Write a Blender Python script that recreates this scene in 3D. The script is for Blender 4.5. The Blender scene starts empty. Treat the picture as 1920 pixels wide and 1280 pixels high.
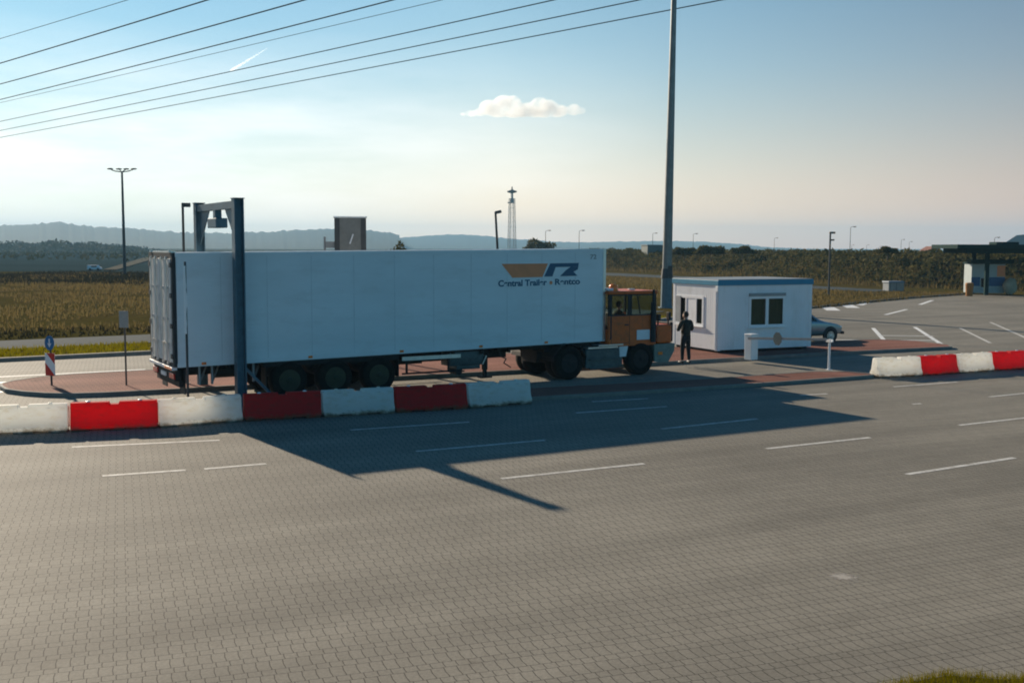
import bpy, bmesh, math, random
import numpy as np
from mathutils import Vector, Matrix
random.seed(7)
rng = np.random.default_rng(11)
R = math.radians
S = bpy.context.scene
COL = S.collection

# ------------------------------------------------------------------ camera
F_PX, PITCH, ROLL, CAM_H = 2016.66, 0.08727, 0.00332, 4.0976
fw = Vector((0, math.cos(PITCH), -math.sin(PITCH)))
up0 = Vector((0, math.sin(PITCH), math.cos(PITCH)))
rt0 = Vector((1, 0, 0))
rt = rt0*math.cos(ROLL) + up0*math.sin(ROLL)
up = -rt0*math.sin(ROLL) + up0*math.cos(ROLL)
cam = bpy.data.cameras.new("camera")
cam_o = bpy.data.objects.new("camera", cam)
COL.objects.link(cam_o)
cam_o.matrix_world = Matrix(((rt.x, up.x, -fw.x, 0), (rt.y, up.y, -fw.y, 0), (rt.z, up.z, -fw.z, CAM_H), (0, 0, 0, 1)))
cam.sensor_width = 36
cam.sensor_fit = 'HORIZONTAL'
cam.lens = F_PX/1920*36
cam.clip_start = 0.1
cam.clip_end = 20000
S.camera = cam_o
S.cycles.filter_width = 1.9
S.cycles.max_bounces = 8
S.cycles.volume_bounces = 1
S.cycles.volume_max_steps = 64

def gp(u, v, z=0.0):
    d = fw + rt*((u-960)/F_PX) - up*((v-640)/F_PX)
    return Vector((0, 0, CAM_H)) + d*((z-CAM_H)/d.z)

def at(u, v, y):
    d = fw + rt*((u-960)/F_PX) - up*((v-640)/F_PX)
    return Vector((0, 0, CAM_H)) + d*(y/d.y)

# ------------------------------------------------------------------ light
SUN_AZ, SUN_EL = R(-55.0), R(21.6)      # direction the shadows run, height of the sun
ray = Vector((math.cos(SUN_EL)*math.cos(SUN_AZ), math.cos(SUN_EL)*math.sin(SUN_AZ), -math.sin(SUN_EL)))
sun = bpy.data.lights.new("sun", 'SUN')
sun.energy = 5.0
sun.angle = R(0.6)
sun.color = (1.0, 0.85, 0.66)
sun_o = bpy.data.objects.new("sun", sun)
COL.objects.link(sun_o)
sun_o.rotation_euler = ray.to_track_quat('-Z', 'Y').to_euler()

world = bpy.data.worlds.new("World")
S.world = world
world.use_nodes = True
wn, wl = world.node_tree.nodes, world.node_tree.links
wn.clear()
w_out = wn.new('ShaderNodeOutputWorld')
w_bg = wn.new('ShaderNodeBackground')
sky = wn.new('ShaderNodeTexSky')
sky.sky_type = 'NISHITA'
sky.sun_disc = False
sky.sun_elevation = SUN_EL
sky.sun_rotation = math.atan2(-ray.x, -ray.y)
sky.altitude = 0
sky.air_density = 1.0
sky.dust_density = 0.12
sky.ozone_density = 1.5
# cool the upper sky, keep the band above the horizon pale and milky
w_tc = wn.new('ShaderNodeTexCoord')
w_sx = wn.new('ShaderNodeSeparateXYZ')
wl.new(w_tc.outputs['Generated'], w_sx.inputs[0])
w_rp = wn.new('ShaderNodeValToRGB')
_e = w_rp.color_ramp.elements
while len(_e) < 5: _e.new(0.5)
for _k, (_p, _c) in zip(_e, [(0.0, (1.30, 1.02, 0.92)), (0.05, (1.22, 1.02, 0.97)), (0.13, (1.02, 1.02, 1.02)), (0.24, (0.74, 0.97, 1.04)), (0.5, (0.24, 0.72, 0.92))]):
    _k.position = _p; _k.color = (*_c, 1)
wl.new(w_sx.outputs['Z'], w_rp.inputs[0])
w_hr = wn.new('ShaderNodeValToRGB')
w_hr.color_ramp.elements[0].position = 0.0; w_hr.color_ramp.elements[0].color = (0.55, 0.55, 0.55, 1)
w_hr.color_ramp.elements[1].position = 0.16; w_hr.color_ramp.elements[1].color = (0, 0, 0, 1)
wl.new(w_sx.outputs['Z'], w_hr.inputs[0])
w_bw = wn.new('ShaderNodeRGBToBW')
wl.new(sky.outputs[0], w_bw.inputs[0])
w_m1 = wn.new('ShaderNodeMix'); w_m1.data_type = 'RGBA'
wl.new(w_hr.outputs[0], w_m1.inputs[0]); wl.new(sky.outputs[0], w_m1.inputs[6]); wl.new(w_bw.outputs[0], w_m1.inputs[7])
w_m2 = wn.new('ShaderNodeMix'); w_m2.data_type = 'RGBA'; w_m2.blend_type = 'MULTIPLY'; w_m2.inputs[0].default_value = 1.0
wl.new(w_m1.outputs[2], w_m2.inputs[6]); wl.new(w_rp.outputs[0], w_m2.inputs[7])
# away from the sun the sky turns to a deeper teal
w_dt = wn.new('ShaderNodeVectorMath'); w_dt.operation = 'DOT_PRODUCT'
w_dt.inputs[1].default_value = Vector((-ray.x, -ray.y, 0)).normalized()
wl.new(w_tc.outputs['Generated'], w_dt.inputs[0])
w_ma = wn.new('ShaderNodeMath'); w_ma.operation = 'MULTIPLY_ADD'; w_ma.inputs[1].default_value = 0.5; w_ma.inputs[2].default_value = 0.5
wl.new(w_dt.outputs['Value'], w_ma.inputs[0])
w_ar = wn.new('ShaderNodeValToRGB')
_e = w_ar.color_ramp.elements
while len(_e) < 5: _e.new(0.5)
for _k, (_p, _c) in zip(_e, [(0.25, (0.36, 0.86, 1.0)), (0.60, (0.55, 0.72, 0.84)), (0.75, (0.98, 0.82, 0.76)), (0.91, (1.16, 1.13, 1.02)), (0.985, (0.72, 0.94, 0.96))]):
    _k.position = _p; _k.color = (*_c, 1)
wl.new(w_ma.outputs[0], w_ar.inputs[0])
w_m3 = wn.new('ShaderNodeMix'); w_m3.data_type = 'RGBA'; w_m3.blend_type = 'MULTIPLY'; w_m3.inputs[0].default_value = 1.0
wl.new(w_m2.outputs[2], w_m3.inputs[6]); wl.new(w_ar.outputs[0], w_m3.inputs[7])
# thin uneven high haze, strongest low on the sunny side
w_mp = wn.new('ShaderNodeMapping'); w_mp.inputs['Scale'].default_value = (1.6, 1.6, 9.0); w_mp.inputs['Rotation'].default_value = (0.0, 0.16, 0.0)
wl.new(w_tc.outputs['Generated'], w_mp.inputs[0])
w_nz = wn.new('ShaderNodeTexNoise'); w_nz.inputs['Scale'].default_value = 2.6; w_nz.inputs['Detail'].default_value = 7; w_nz.inputs['Roughness'].default_value = 0.58
wl.new(w_mp.outputs[0], w_nz.inputs['Vector'])
w_nr = wn.new('ShaderNodeMapRange'); w_nr.inputs['From Min'].default_value = 0.30; w_nr.inputs['From Max'].default_value = 0.72; w_nr.inputs['To Min'].default_value = 0.14; w_nr.inputs['To Max'].default_value = 0.72
wl.new(w_nz.outputs['Fac'], w_nr.inputs['Value'])
w_mk = wn.new('ShaderNodeMapRange'); w_mk.inputs['From Min'].default_value = 0.86; w_mk.inputs['From Max'].default_value = 0.985
wl.new(w_ma.outputs[0], w_mk.inputs['Value'])
w_mm = wn.new('ShaderNodeMath'); w_mm.operation = 'MULTIPLY'
w_zk = wn.new('ShaderNodeMapRange'); w_zk.inputs['From Min'].default_value = 0.10; w_zk.inputs['From Max'].default_value = 0.19; w_zk.inputs['To Min'].default_value = 1.0; w_zk.inputs['To Max'].default_value = 0.10
wl.new(w_sx.outputs['Z'], w_zk.inputs['Value'])
w_mz = wn.new('ShaderNodeMath'); w_mz.operation = 'MULTIPLY'
wl.new(w_mk.outputs[0], w_mz.inputs[0]); wl.new(w_zk.outputs[0], w_mz.inputs[1])
wl.new(w_nr.outputs[0], w_mm.inputs[0]); wl.new(w_mz.outputs[0], w_mm.inputs[1])
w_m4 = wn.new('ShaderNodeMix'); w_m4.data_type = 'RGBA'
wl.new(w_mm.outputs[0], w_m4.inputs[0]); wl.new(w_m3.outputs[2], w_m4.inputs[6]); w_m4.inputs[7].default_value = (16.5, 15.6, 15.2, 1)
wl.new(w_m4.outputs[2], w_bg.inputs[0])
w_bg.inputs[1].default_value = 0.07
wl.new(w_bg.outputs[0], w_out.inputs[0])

S.view_settings.view_transform = 'Standard'
S.view_settings.look = 'None'
S.view_settings.exposure = 0.47
S.view_settings.gamma = 1.0

# ------------------------------------------------------------------ helpers
def tag(o, label=None, cat=None, group=None, kind=None):
    if label: o['label'] = label
    if cat: o['category'] = cat
    if group: o['group'] = group
    if kind: o['kind'] = kind
    return o

def empty(name, loc=(0, 0, 0), rz=0.0, label=None, cat=None, group=None):
    o = bpy.data.objects.new(name, None)
    COL.objects.link(o)
    o.location = loc
    o.rotation_euler = (0, 0, rz)
    o.empty_display_size = 0.2
    return tag(o, label, cat, group)

class MB:
    def __init__(self):
        self.bm = bmesh.new()
    def box(self, lo, hi, bevel=0.0):
        lo, hi = Vector(lo), Vector(hi)
        m = Matrix.Translation((lo+hi)/2) @ Matrix.Diagonal((*(hi-lo), 1))
        r = bmesh.ops.create_cube(self.bm, size=1.0, matrix=m)
        if bevel:
            es = list({e for v in r['verts'] for e in v.link_edges})
            bmesh.ops.bevel(self.bm, geom=es, offset=bevel, segments=2, affect='EDGES', profile=0.5)
        return self
    def bar(self, a, b, w, h=None):
        """square bar from a to b"""
        a, b = Vector(a), Vector(b)
        h = h or w
        d = b-a
        L = d.length
        q = d.to_track_quat('Z', 'Y')
        m = Matrix.Translation((a+b)/2) @ q.to_matrix().to_4x4() @ Matrix.Diagonal((w, h, L, 1))
        bmesh.ops.create_cube(self.bm, size=1.0, matrix=m)
        return self
    def cyl(self, a, b, r0, r1=None, seg=12):
        a, b = Vector(a), Vector(b)
        r1 = r0 if r1 is None else r1
        d = b-a
        m = Matrix.Translation((a+b)/2) @ d.to_track_quat('Z', 'Y').to_matrix().to_4x4()
        bmesh.ops.create_cone(self.bm, cap_ends=True, segments=seg, radius1=max(r0, 1e-4), radius2=max(r1, 1e-4), depth=d.length, matrix=m)
        return self
    def path(self, pts, r, seg=8):
        for a, b in zip(pts[:-1], pts[1:]):
            self.cyl(a, b, r, r, seg)
        return self
    def prism(self, poly, vec):
        """closed polygon (3d points) swept along vec"""
        vec = Vector(vec)
        a = [self.bm.verts.new(p) for p in poly]
        b = [self.bm.verts.new(Vector(p)+vec) for p in poly]
        n = len(a)
        self.bm.faces.new(a)
        self.bm.faces.new(b[::-1])
        for i in range(n):
            self.bm.faces.new((a[i], b[i], b[(i+1) % n], a[(i+1) % n]))
        return self
    def face(self, pts):
        self.bm.faces.new([self.bm.verts.new(p) for p in pts])
        return self
    def lathe(self, prof, axis_o, axis='y', seg=28, squash=1.0):
        """prof: list of (radius, along). axis through axis_o"""
        o = Vector(axis_o)
        rings = []
        for r, t in prof:
            ring = []
            for k in range(seg):
                a = 2*math.pi*k/seg
                c, s = r*math.cos(a), r*math.sin(a)
                v = {'y': (c, t, s), 'z': (c, s, t), 'x': (t, c, s)}[axis]
                ring.append(self.bm.verts.new(o+Vector(v)))
            rings.append(ring)
        for A, B in zip(rings[:-1], rings[1:]):
            for k in range(seg):
                self.bm.faces.new((A[k], A[(k+1) % seg], B[(k+1) % seg], B[k]))
        if prof[0][0] > 1e-3: self.bm.faces.new(rings[0])
        if prof[-1][0] > 1e-3: self.bm.faces.new(rings[-1][::-1])
        return self
    def ball(self, c, r, sc=(1, 1, 1), sub=2):
        m = Matrix.Translation(c) @ Matrix.Diagonal((r*sc[0], r*sc[1], r*sc[2], 1))
        bmesh.ops.create_icosphere(self.bm, subdivisions=sub, radius=1.0, matrix=m)
        return self
    def build(self, name, mat, parent=None, smooth=False, angle=None):
        bmesh.ops.recalc_face_normals(self.bm, faces=self.bm.faces[:])
        me = bpy.data.meshes.new(name)
        self.bm.to_mesh(me)
        self.bm.free()
        if smooth:
            for p in me.polygons: p.use_smooth = True
            try: me.set_sharp_from_angle(angle=R(angle or 40))
            except Exception: pass
        o = bpy.data.objects.new(name, me)
        if mat: me.materials.append(mat)
        COL.objects.link(o)
        if parent: o.parent = parent
        return o

def copy_tree(o, parent=None):
    c = o.copy()
    COL.objects.link(c)
    if parent is not None:
        c.parent = parent
    for ch in list(o.children):
        copy_tree(ch, c)
    return c

def mesh_np(name, V, Fs, mat, kind=None, parent=None):
    """quick mesh from arrays; Fs (n,3) or (n,4)"""
    me = bpy.data.meshes.new(name)
    n, k = Fs.shape
    me.vertices.add(len(V)); me.vertices.foreach_set('co', np.asarray(V, np.float32).ravel())
    me.loops.add(n*k); me.loops.foreach_set('vertex_index', Fs.astype(np.int32).ravel())
    me.polygons.add(n)
    me.polygons.foreach_set('loop_start', np.arange(0, n*k, k, dtype=np.int32))
    me.polygons.foreach_set('loop_total', np.full(n, k, np.int32))
    me.update(calc_edges=True)
    me.validate()
    me.materials.append(mat)
    o = bpy.data.objects.new(name, me)
    COL.objects.link(o)
    if kind: o['kind'] = kind
    if parent: o.parent = parent
    return o

# ------------------------------------------------------------------ materials
def nodes_of(name):
    m = bpy.data.materials.new(name)
    m.use_nodes = True
    nt = m.node_tree
    b = nt.nodes['Principled BSDF']
    return m, nt, nt.nodes, nt.links, b

def noise(N, L, scale, detail=4, rough=0.6, coord='Object', vscale=None):
    tc = N.new('ShaderNodeTexCoord')
    src = tc.outputs[coord]
    if vscale:
        mp = N.new('ShaderNodeMapping'); mp.inputs['Scale'].default_value = vscale
        L.new(src, mp.inputs['Vector']); src = mp.outputs[0]
    n = N.new('ShaderNodeTexNoise')
    n.inputs['Scale'].default_value = scale
    n.inputs['Detail'].default_value = detail
    n.inputs['Roughness'].default_value = rough
    L.new(src, n.inputs['Vector'])
    return n.outputs['Fac']

def ramp(N, L, fac, stops):
    r = N.new('ShaderNodeValToRGB')
    e = r.color_ramp.elements
    while len(e) < len(stops): e.new(0.5)
    for el, (p, c) in zip(e, stops):
        el.position = p
        el.color = (*c, 1) if len(c) == 3 else c
    L.new(fac, r.inputs[0])
    return r.outputs[0]

def mixc(N, L, fac, a, b, mode='MIX'):
    m = N.new('ShaderNodeMix'); m.data_type = 'RGBA'; m.blend_type = mode
    for sock, v in ((m.inputs[0], fac), (m.inputs[6], a), (m.inputs[7], b)):
        if hasattr(v, 'is_output') or hasattr(v, 'links'): L.new(v, sock)
        elif isinstance(v, (int, float)): sock.default_value = v
        else: sock.default_value = (*v, 1)
    return m.outputs[2]

def paint(name, col, rough=0.5, metal=0.0, var=0.25, scale=3.0, dirt=None, dirt_amt=0.5, vscale=None, bump=0.0, spec=0.5):
    m, nt, N, L, b = nodes_of(name)
    f = noise(N, L, scale, 5, 0.65, vscale=vscale)
    lo = tuple(c*(1-var) for c in col); hi = tuple(min(1, c*(1+var)) for c in col)
    c = ramp(N, L, f, [(0.3, lo), (0.7, hi)])
    if dirt:
        g = noise(N, L, scale*2.3, 6, 0.7, vscale=vscale)
        k = ramp(N, L, g, [(0.5, (0, 0, 0)), (0.72, (dirt_amt,)*3)])
        c = mixc(N, L, k, c, dirt)
    L.new(c, b.inputs['Base Color'])
    b.inputs['Roughness'].default_value = rough
    b.inputs['Metallic'].default_value = metal
    b.inputs['Specular IOR Level'].default_value = spec
    if bump:
        bp = N.new('ShaderNodeBump'); bp.inputs['Strength'].default_value = bump; bp.inputs['Distance'].default_value = 0.01
        L.new(noise(N, L, scale*12, 3), bp.inputs['Height']); L.new(bp.outputs[0], b.inputs['Normal'])
    return m

def leafy(name, stops, rough=0.8, trans=0.25, scale=0.05):
    m, nt, N, L, b = nodes_of(name)
    g = N.new('ShaderNodeNewGeometry')
    f = noise(N, L, scale, 3)
    a = N.new('ShaderNodeMath'); a.operation = 'MULTIPLY_ADD'
    L.new(g.outputs['Random Per Island'], a.inputs[0]); a.inputs[1].default_value = 0.45
    s = N.new('ShaderNodeMath'); s.operation = 'MULTIPLY'; L.new(f, s.inputs[0]); s.inputs[1].default_value = 0.6
    L.new(s.outputs[0], a.inputs[2])
    c = ramp(N, L, a.outputs[0], stops)
    L.new(c, b.inputs['Base Color'])
    b.inputs['Roughness'].default_value = rough
    b.inputs['Specular IOR Level'].default_value = 0.02
    if trans:
        t = N.new('ShaderNodeBsdfTranslucent'); L.new(c, t.inputs[0])
        mx = N.new('ShaderNodeMixShader'); mx.inputs[0].default_value = trans
        L.new(b.outputs[0], mx.inputs[1]); L.new(t.outputs[0], mx.inputs[2])
        L.new(mx.outputs[0], N['Material Output'].inputs[0])
    return m

def glass(name, tint=(0.75, 0.85, 0.85), clear=0.7):
    m, nt, N, L, b = nodes_of(name)
    b.inputs['Base Color'].default_value = (0.01, 0.015, 0.015, 1)
    b.inputs['Roughness'].default_value = 0.06
    t = N.new('ShaderNodeBsdfTransparent'); t.inputs[0].default_value = (*tint, 1)
    mx = N.new('ShaderNodeMixShader'); mx.inputs[0].default_value = clear
    L.new(b.outputs[0], mx.inputs[1]); L.new(t.outputs[0], mx.inputs[2])
    L.new(mx.outputs[0], N['Material Output'].inputs[0])
    return m

def paver_mat(name, base, joint, yaw, patch=0.25, spec=0.18):
    """interlocking pavers, zigzag joints, blotchy weathering"""
    m, nt, N, L, b = nodes_of(name)
    tc = N.new('ShaderNodeTexCoord')
    mp = N.new('ShaderNodeMapping'); mp.inputs['Rotation'].default_value = (0, 0, -yaw)
    L.new(tc.outputs['Object'], mp.inputs['Vector'])
    sx = N.new('ShaderNodeSeparateXYZ'); L.new(mp.outputs[0], sx.inputs[0])
    def M(op, a, b_=None, c=None):
        n = N.new('ShaderNodeMath'); n.operation = op
        for i, v in enumerate((a, b_, c)):
            if v is None: continue
            if isinstance(v, (int, float)): n.inputs[i].default_value = v
            else: L.new(v, n.inputs[i])
        return n.outputs[0]
    W_, H_ = 0.132, 0.185
    zx = M('PINGPONG', M('DIVIDE', sx.outputs[1], H_*0.5), 1.0)
    zx = M('MULTIPLY_ADD', zx, 0.007, sx.outputs[0])
    zy = M('PINGPONG', M('DIVIDE', sx.outputs[0], W_*0.5), 1.0)
    zy = M('MULTIPLY_ADD', zy, 0.006, sx.outputs[1])
    zy = M('MULTIPLY_ADD', M('COSINE', M('MULTIPLY', sx.outputs[1], math.pi/H_)), 0.030, zy)
    cb = N.new('ShaderNodeCombineXYZ'); L.new(zx, cb.inputs[0]); L.new(zy, cb.inputs[1])
    br = N.new('ShaderNodeTexBrick')
    br.offset = 0.24
    br.inputs['Scale'].default_value = 1.0
    br.inputs['Brick Width'].default_value = W_
    br.inputs['Row Height'].default_value = H_
    br.inputs['Mortar Size'].default_value = 0.0062
    br.inputs['Mortar Smooth'].default_value = 0.35
    br.inputs['Bias'].default_value = 0.0
    br.inputs['Color1'].default_value = (*(c*0.95 for c in base), 1)
    br.inputs['Color2'].default_value = (*(min(1, c*1.05) for c in base), 1)
    br.inputs['Mortar'].default_value = (*joint, 1)
    L.new(cb.outputs[0], br.inputs['Vector'])
    c = br.outputs['Color']
    # big blotches, tyre-darkened streaks along the lanes, fine grain
    f1 = noise(N, L, 0.09, 5, 0.6)
    c = mixc(N, L, 1.0, c, ramp(N, L, f1, [(0.32, (1-patch,)*3), (0.68, (1+patch*0.6,)*3)]), 'MULTIPLY')
    mp2 = N.new('ShaderNodeMapping'); mp2.inputs['Rotation'].default_value = (0, 0, -R(27)); mp2.inputs['Scale'].default_value = (0.05, 0.9, 1)
    # rotate first, then stretch
    mp2.vector_type = 'POINT'
    rot = N.new('ShaderNodeMapping'); rot.inputs['Rotation'].default_value = (0, 0, -R(28))
    L.new(tc.outputs['Object'], rot.inputs[0])
    mp2.inputs['Rotation'].default_value = (0, 0, 0); L.new(rot.outputs[0], mp2.inputs[0])
    n2 = N.new('ShaderNodeTexNoise'); n2.inputs['Scale'].default_value = 0.8; n2.inputs['Detail'].default_value = 5
    L.new(mp2.outputs[0], n2.inputs['Vector'])
    c = mixc(N, L, 1.0, c, ramp(N, L, n2.outputs[0], [(0.35, (0.82,)*3), (0.65, (1.10,)*3)]), 'MULTIPLY')
    f3 = noise(N, L, 26, 4, 0.75)
    c = mixc(N, L, 1.0, c, ramp(N, L, f3, [(0.3, (0.76,)*3), (0.7, (1.2,)*3)]), 'MULTIPLY')
    f4 = noise(N, L, 1.7, 6, 0.75)
    c = mixc(N, L, 1.0, c, ramp(N, L, f4, [(0.28, (0.80, 0.78, 0.76)), (0.42, (1, 1, 1))]), 'MULTIPLY')
    f5 = noise(N, L, 0.55, 3, 0.5)      # scattered oil drips
    c = mixc(N, L, 1.0, c, ramp(N, L, f5, [(0.22, (0.62,)*3), (0.29, (1, 1, 1))]), 'MULTIPLY')
    L.new(c, b.inputs['Base Color'])
    b.inputs['Roughness'].default_value = 0.8
    b.inputs['Specular IOR Level'].default_value = spec
    bp = N.new('ShaderNodeBump'); bp.inputs['Strength'].default_value = 0.35; bp.inputs['Distance'].default_value = 0.006
    inv = M('SUBTRACT', 1.0, br.outputs['Fac'])
    L.new(inv, bp.inputs['Height']); L.new(bp.outputs[0], b.inputs['Normal'])
    return m

YAW = 0.53869                         # the lane direction
M_yard = paver_mat('yard_pavers', (0.248, 0.225, 0.182), (0.060, 0.054, 0.043), R(20))
M_red = paver_mat('red_pavers', (0.285, 0.138, 0.105), (0.09, 0.05, 0.04), R(29), patch=0.3, spec=0.03)
M_kerb = paint('kerb_concrete', (0.20, 0.188, 0.165), 0.85, var=0.2, scale=2, dirt=(0.12, 0.1, 0.08))
M_asph = paint('far_asphalt', (0.062, 0.076, 0.080), 0.95, var=0.12, scale=0.3, spec=0.05)

def line_mat():
    m, nt, N, L, b = nodes_of('road_paint_worn')
    f = noise(N, L, 5, 6, 0.8)
    c = ramp(N, L, f, [(0.36, (0.30, 0.27, 0.23)), (0.55, (0.62, 0.60, 0.55))])
    L.new(c, b.inputs['Base Color']); b.inputs['Roughness'].default_value = 0.7
    return m
M_line = line_mat()
M_line2 = paint('road_paint_white', (0.8, 0.79, 0.76), 0.6, var=0.12, scale=3, dirt=(0.4, 0.37, 0.33), dirt_amt=0.6)

M_white = paint('cargo_white', (0.70, 0.74, 0.76), 0.42, var=0.06, scale=0.5, dirt=(0.50, 0.50, 0.48), dirt_amt=0.35, vscale=(0.6, 1, 2.2))
M_seam = paint('seam_grey', (0.60, 0.64, 0.66), 0.5, var=0.1)
M_doorw = paint('door_white_dirty', (0.62, 0.63, 0.62), 0.5, var=0.12, scale=1.6, dirt=(0.12, 0.11, 0.10), dirt_amt=0.85, vscale=(1, 3.0, 0.5))
M_alu = paint('aluminium', (0.62, 0.62, 0.62), 0.35, 0.8, var=0.12, scale=4)
M_black = paint('black_rubber', (0.010, 0.0095, 0.008), 0.9, var=0.4, scale=5, dirt=(0.024, 0.020, 0.014), dirt_amt=0.6, spec=0.2)
M_chas = paint('chassis_black', (0.013, 0.013, 0.013), 0.7, var=0.3, scale=3, dirt=(0.035, 0.028, 0.022), dirt_amt=0.6, spec=0.3)
M_rim = paint('rim_dull', (0.030, 0.031, 0.012), 0.55, 0.2, var=0.3, scale=6, dirt=(0.03, 0.03, 0.02))
M_seal = paint('door_seal', (0.02, 0.022, 0.025), 0.7, var=0.3)
M_grey = paint('steel_grey', (0.27, 0.28, 0.29), 0.5, 0.3, var=0.15, scale=3)
M_galv = paint('galvanised', (0.20, 0.205, 0.20), 0.5, 0.5, var=0.2, scale=2)
M_teal = paint('gantry_blue', (0.055, 0.12, 0.165), 0.5, 0.1, var=0.2, scale=2.0, dirt=(0.04, 0.05, 0.05), dirt_amt=0.5)
M_dark = paint('dark_metal', (0.05, 0.052, 0.055), 0.55, 0.2, var=0.25, scale=4)
M_orange = paint('cab_orange', (0.60, 0.098, 0.006), 0.42, var=0.14, scale=2.5, dirt=(0.14, 0.055, 0.015), dirt_amt=0.6)
M_green = paint('bumper_greengrey', (0.14, 0.19, 0.17), 0.55, var=0.2, scale=3, dirt=(0.05, 0.05, 0.045), dirt_amt=0.6)
M_tank = paint('tank_dark', (0.07, 0.095, 0.10), 0.5, 0.2, var=0.25, scale=3, dirt=(0.03, 0.03, 0.03), dirt_amt=0.6)
M_amber = paint('amber_lens', (0.9, 0.20, 0.02), 0.25, var=0.1)
M_redl = paint('red_lens', (0.55, 0.03, 0.02), 0.25, var=0.1)
M_plate = paint('white_plate', (0.72, 0.72, 0.75), 0.5, var=0.06)
M_navy = paint('logo_navy', (0.012, 0.085, 0.165), 0.5, var=0.08)
M_brown = paint('logo_orange', (0.78, 0.25, 0.10), 0.5, var=0.08)
M_glass = glass('clear_glass', (0.90, 0.97, 0.94), 0.85)
M_cglass = glass('cabin_glass', (0.8, 0.82, 0.74), 0.72)
M_dglass = glass('dark_glass', (0.3, 0.34, 0.33), 0.35)
def plastic(name, col, dirtc, tr=0.62):
    """thin-walled blow-moulded plastic: the sun shows through the shell"""
    m = paint(name, col, 0.45, var=0.05, scale=1.2, dirt=dirtc, dirt_amt=0.55, vscale=(1, 1, 2))
    nt = m.node_tree; N, L = nt.nodes, nt.links
    b = N['Principled BSDF']
    tc = N.new('ShaderNodeTexCoord'); sx = N.new('ShaderNodeSeparateXYZ'); L.new(tc.outputs['Object'], sx.inputs[0])
    sp = N.new('ShaderNodeMath'); sp.operation = 'MULTIPLY_ADD'; L.new(sx.outputs['Z'], sp.inputs[0]); sp.inputs[1].default_value = -3.2
    L.new(noise(N, L, 5.0, 6, 0.7), sp.inputs[2])
    sk = ramp(N, L, sp.outputs[0], [(0.12, (0, 0, 0)), (0.42, (0.85,)*3)])
    scu = ramp(N, L, noise(N, L, 3.0, 6, 0.75, vscale=(0.5, 1, 3.5)), [(0.62, (0, 0, 0)), (0.70, (0.55,)*3)])
    bc = mixc(N, L, sk, b.inputs['Base Color'].links[0].from_socket, (0.20, 0.14, 0.08))
    bc = mixc(N, L, scu, bc, tuple(c*0.35+0.05 for c in col))
    L.new(bc, b.inputs['Base Color'])
    t = N.new('ShaderNodeBsdfTranslucent')
    L.new(bc, t.inputs[0])
    mx = N.new('ShaderNodeMixShader'); mx.inputs[0].default_value = tr
    L.new(b.outputs[0], mx.inputs[1]); L.new(t.outputs[0], mx.inputs[2]); L.new(mx.outputs[0], N['Material Output'].inputs[0])
    return m
M_barw = plastic('barrier_white', (0.97, 0.95, 0.90), (0.70, 0.60, 0.42))
M_barr = plastic('barrier_red', (0.80, 0.018, 0.010), (0.42, 0.04, 0.02))
M_hutw = paint('cabin_white', (0.78, 0.79, 0.80), 0.5, var=0.05, scale=1.0, dirt=(0.55, 0.54, 0.5), dirt_amt=0.4, vscale=(1, 1, 0.4))
M_hutb = paint('cabin_blue', (0.006, 0.19, 0.32), 0.45, var=0.1, scale=2)
M_pvc = paint('pvc_white', (0.8, 0.8, 0.8), 0.4, var=0.04)
M_panerefl = paint('pane_reflection_olive', (0.40, 0.38, 0.28), 0.9, var=0.2, scale=2, vscale=(6, 6, 0.5))  # olive tone painting the reflection in the cabin panes
M_inner = paint('interior_olive', (0.11, 0.105, 0.07), 0.9, var=0.3, scale=2)
M_carp = paint('car_paint', (0.27, 0.33, 0.36), 0.25, 0.5, var=0.05)
M_canopy = paint('canopy_green', (0.010, 0.032, 0.030), 0.85, var=0.15, spec=0.1)
M_blue = paint('panel_blue', (0.01, 0.075, 0.20), 0.5, var=0.1)
M_signb = paint('sign_blue', (0.01, 0.13, 0.32), 0.4, var=0.08)
M_chevr = paint('chevron_red', (0.62, 0.02, 0.012), 0.4, var=0.08)
M_chevw = paint('chevron_white', (0.85, 0.85, 0.85), 0.4, var=0.05)
M_cloth = paint('jacket_dark', (0.040, 0.036, 0.026), 0.9, var=0.3, scale=6)
M_trou = paint('trousers_dark', (0.014, 0.015, 0.018), 0.9, var=0.3, scale=6)
M_skin = paint('skin', (0.45, 0.27, 0.19), 0.6, var=0.08, scale=8)
M_hair = paint('hair_dark', (0.03, 0.022, 0.016), 0.8, var=0.2, scale=20)
M_shoe = paint('shoes', (0.02, 0.018, 0.016), 0.5, var=0.2)
M_wire = paint('wire', (0.09, 0.13, 0.15), 0.8, 0.0, var=0.1, spec=0.1)
M_rust = paint('orange_rust', (0.34, 0.14, 0.03), 0.8, var=0.25)
M_beige = paint('beige_stone', (0.42, 0.34, 0.24), 0.8, var=0.2, scale=2)
M_roofr = paint('tile_roof', (0.26, 0.10, 0.06), 0.8, var=0.2)
M_roofg = paint('metal_roof_grey', (0.27, 0.29, 0.30), 0.5, 0.2, var=0.1)
M_bark = paint('bark', (0.06, 0.045, 0.03), 0.9, var=0.3)

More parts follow.
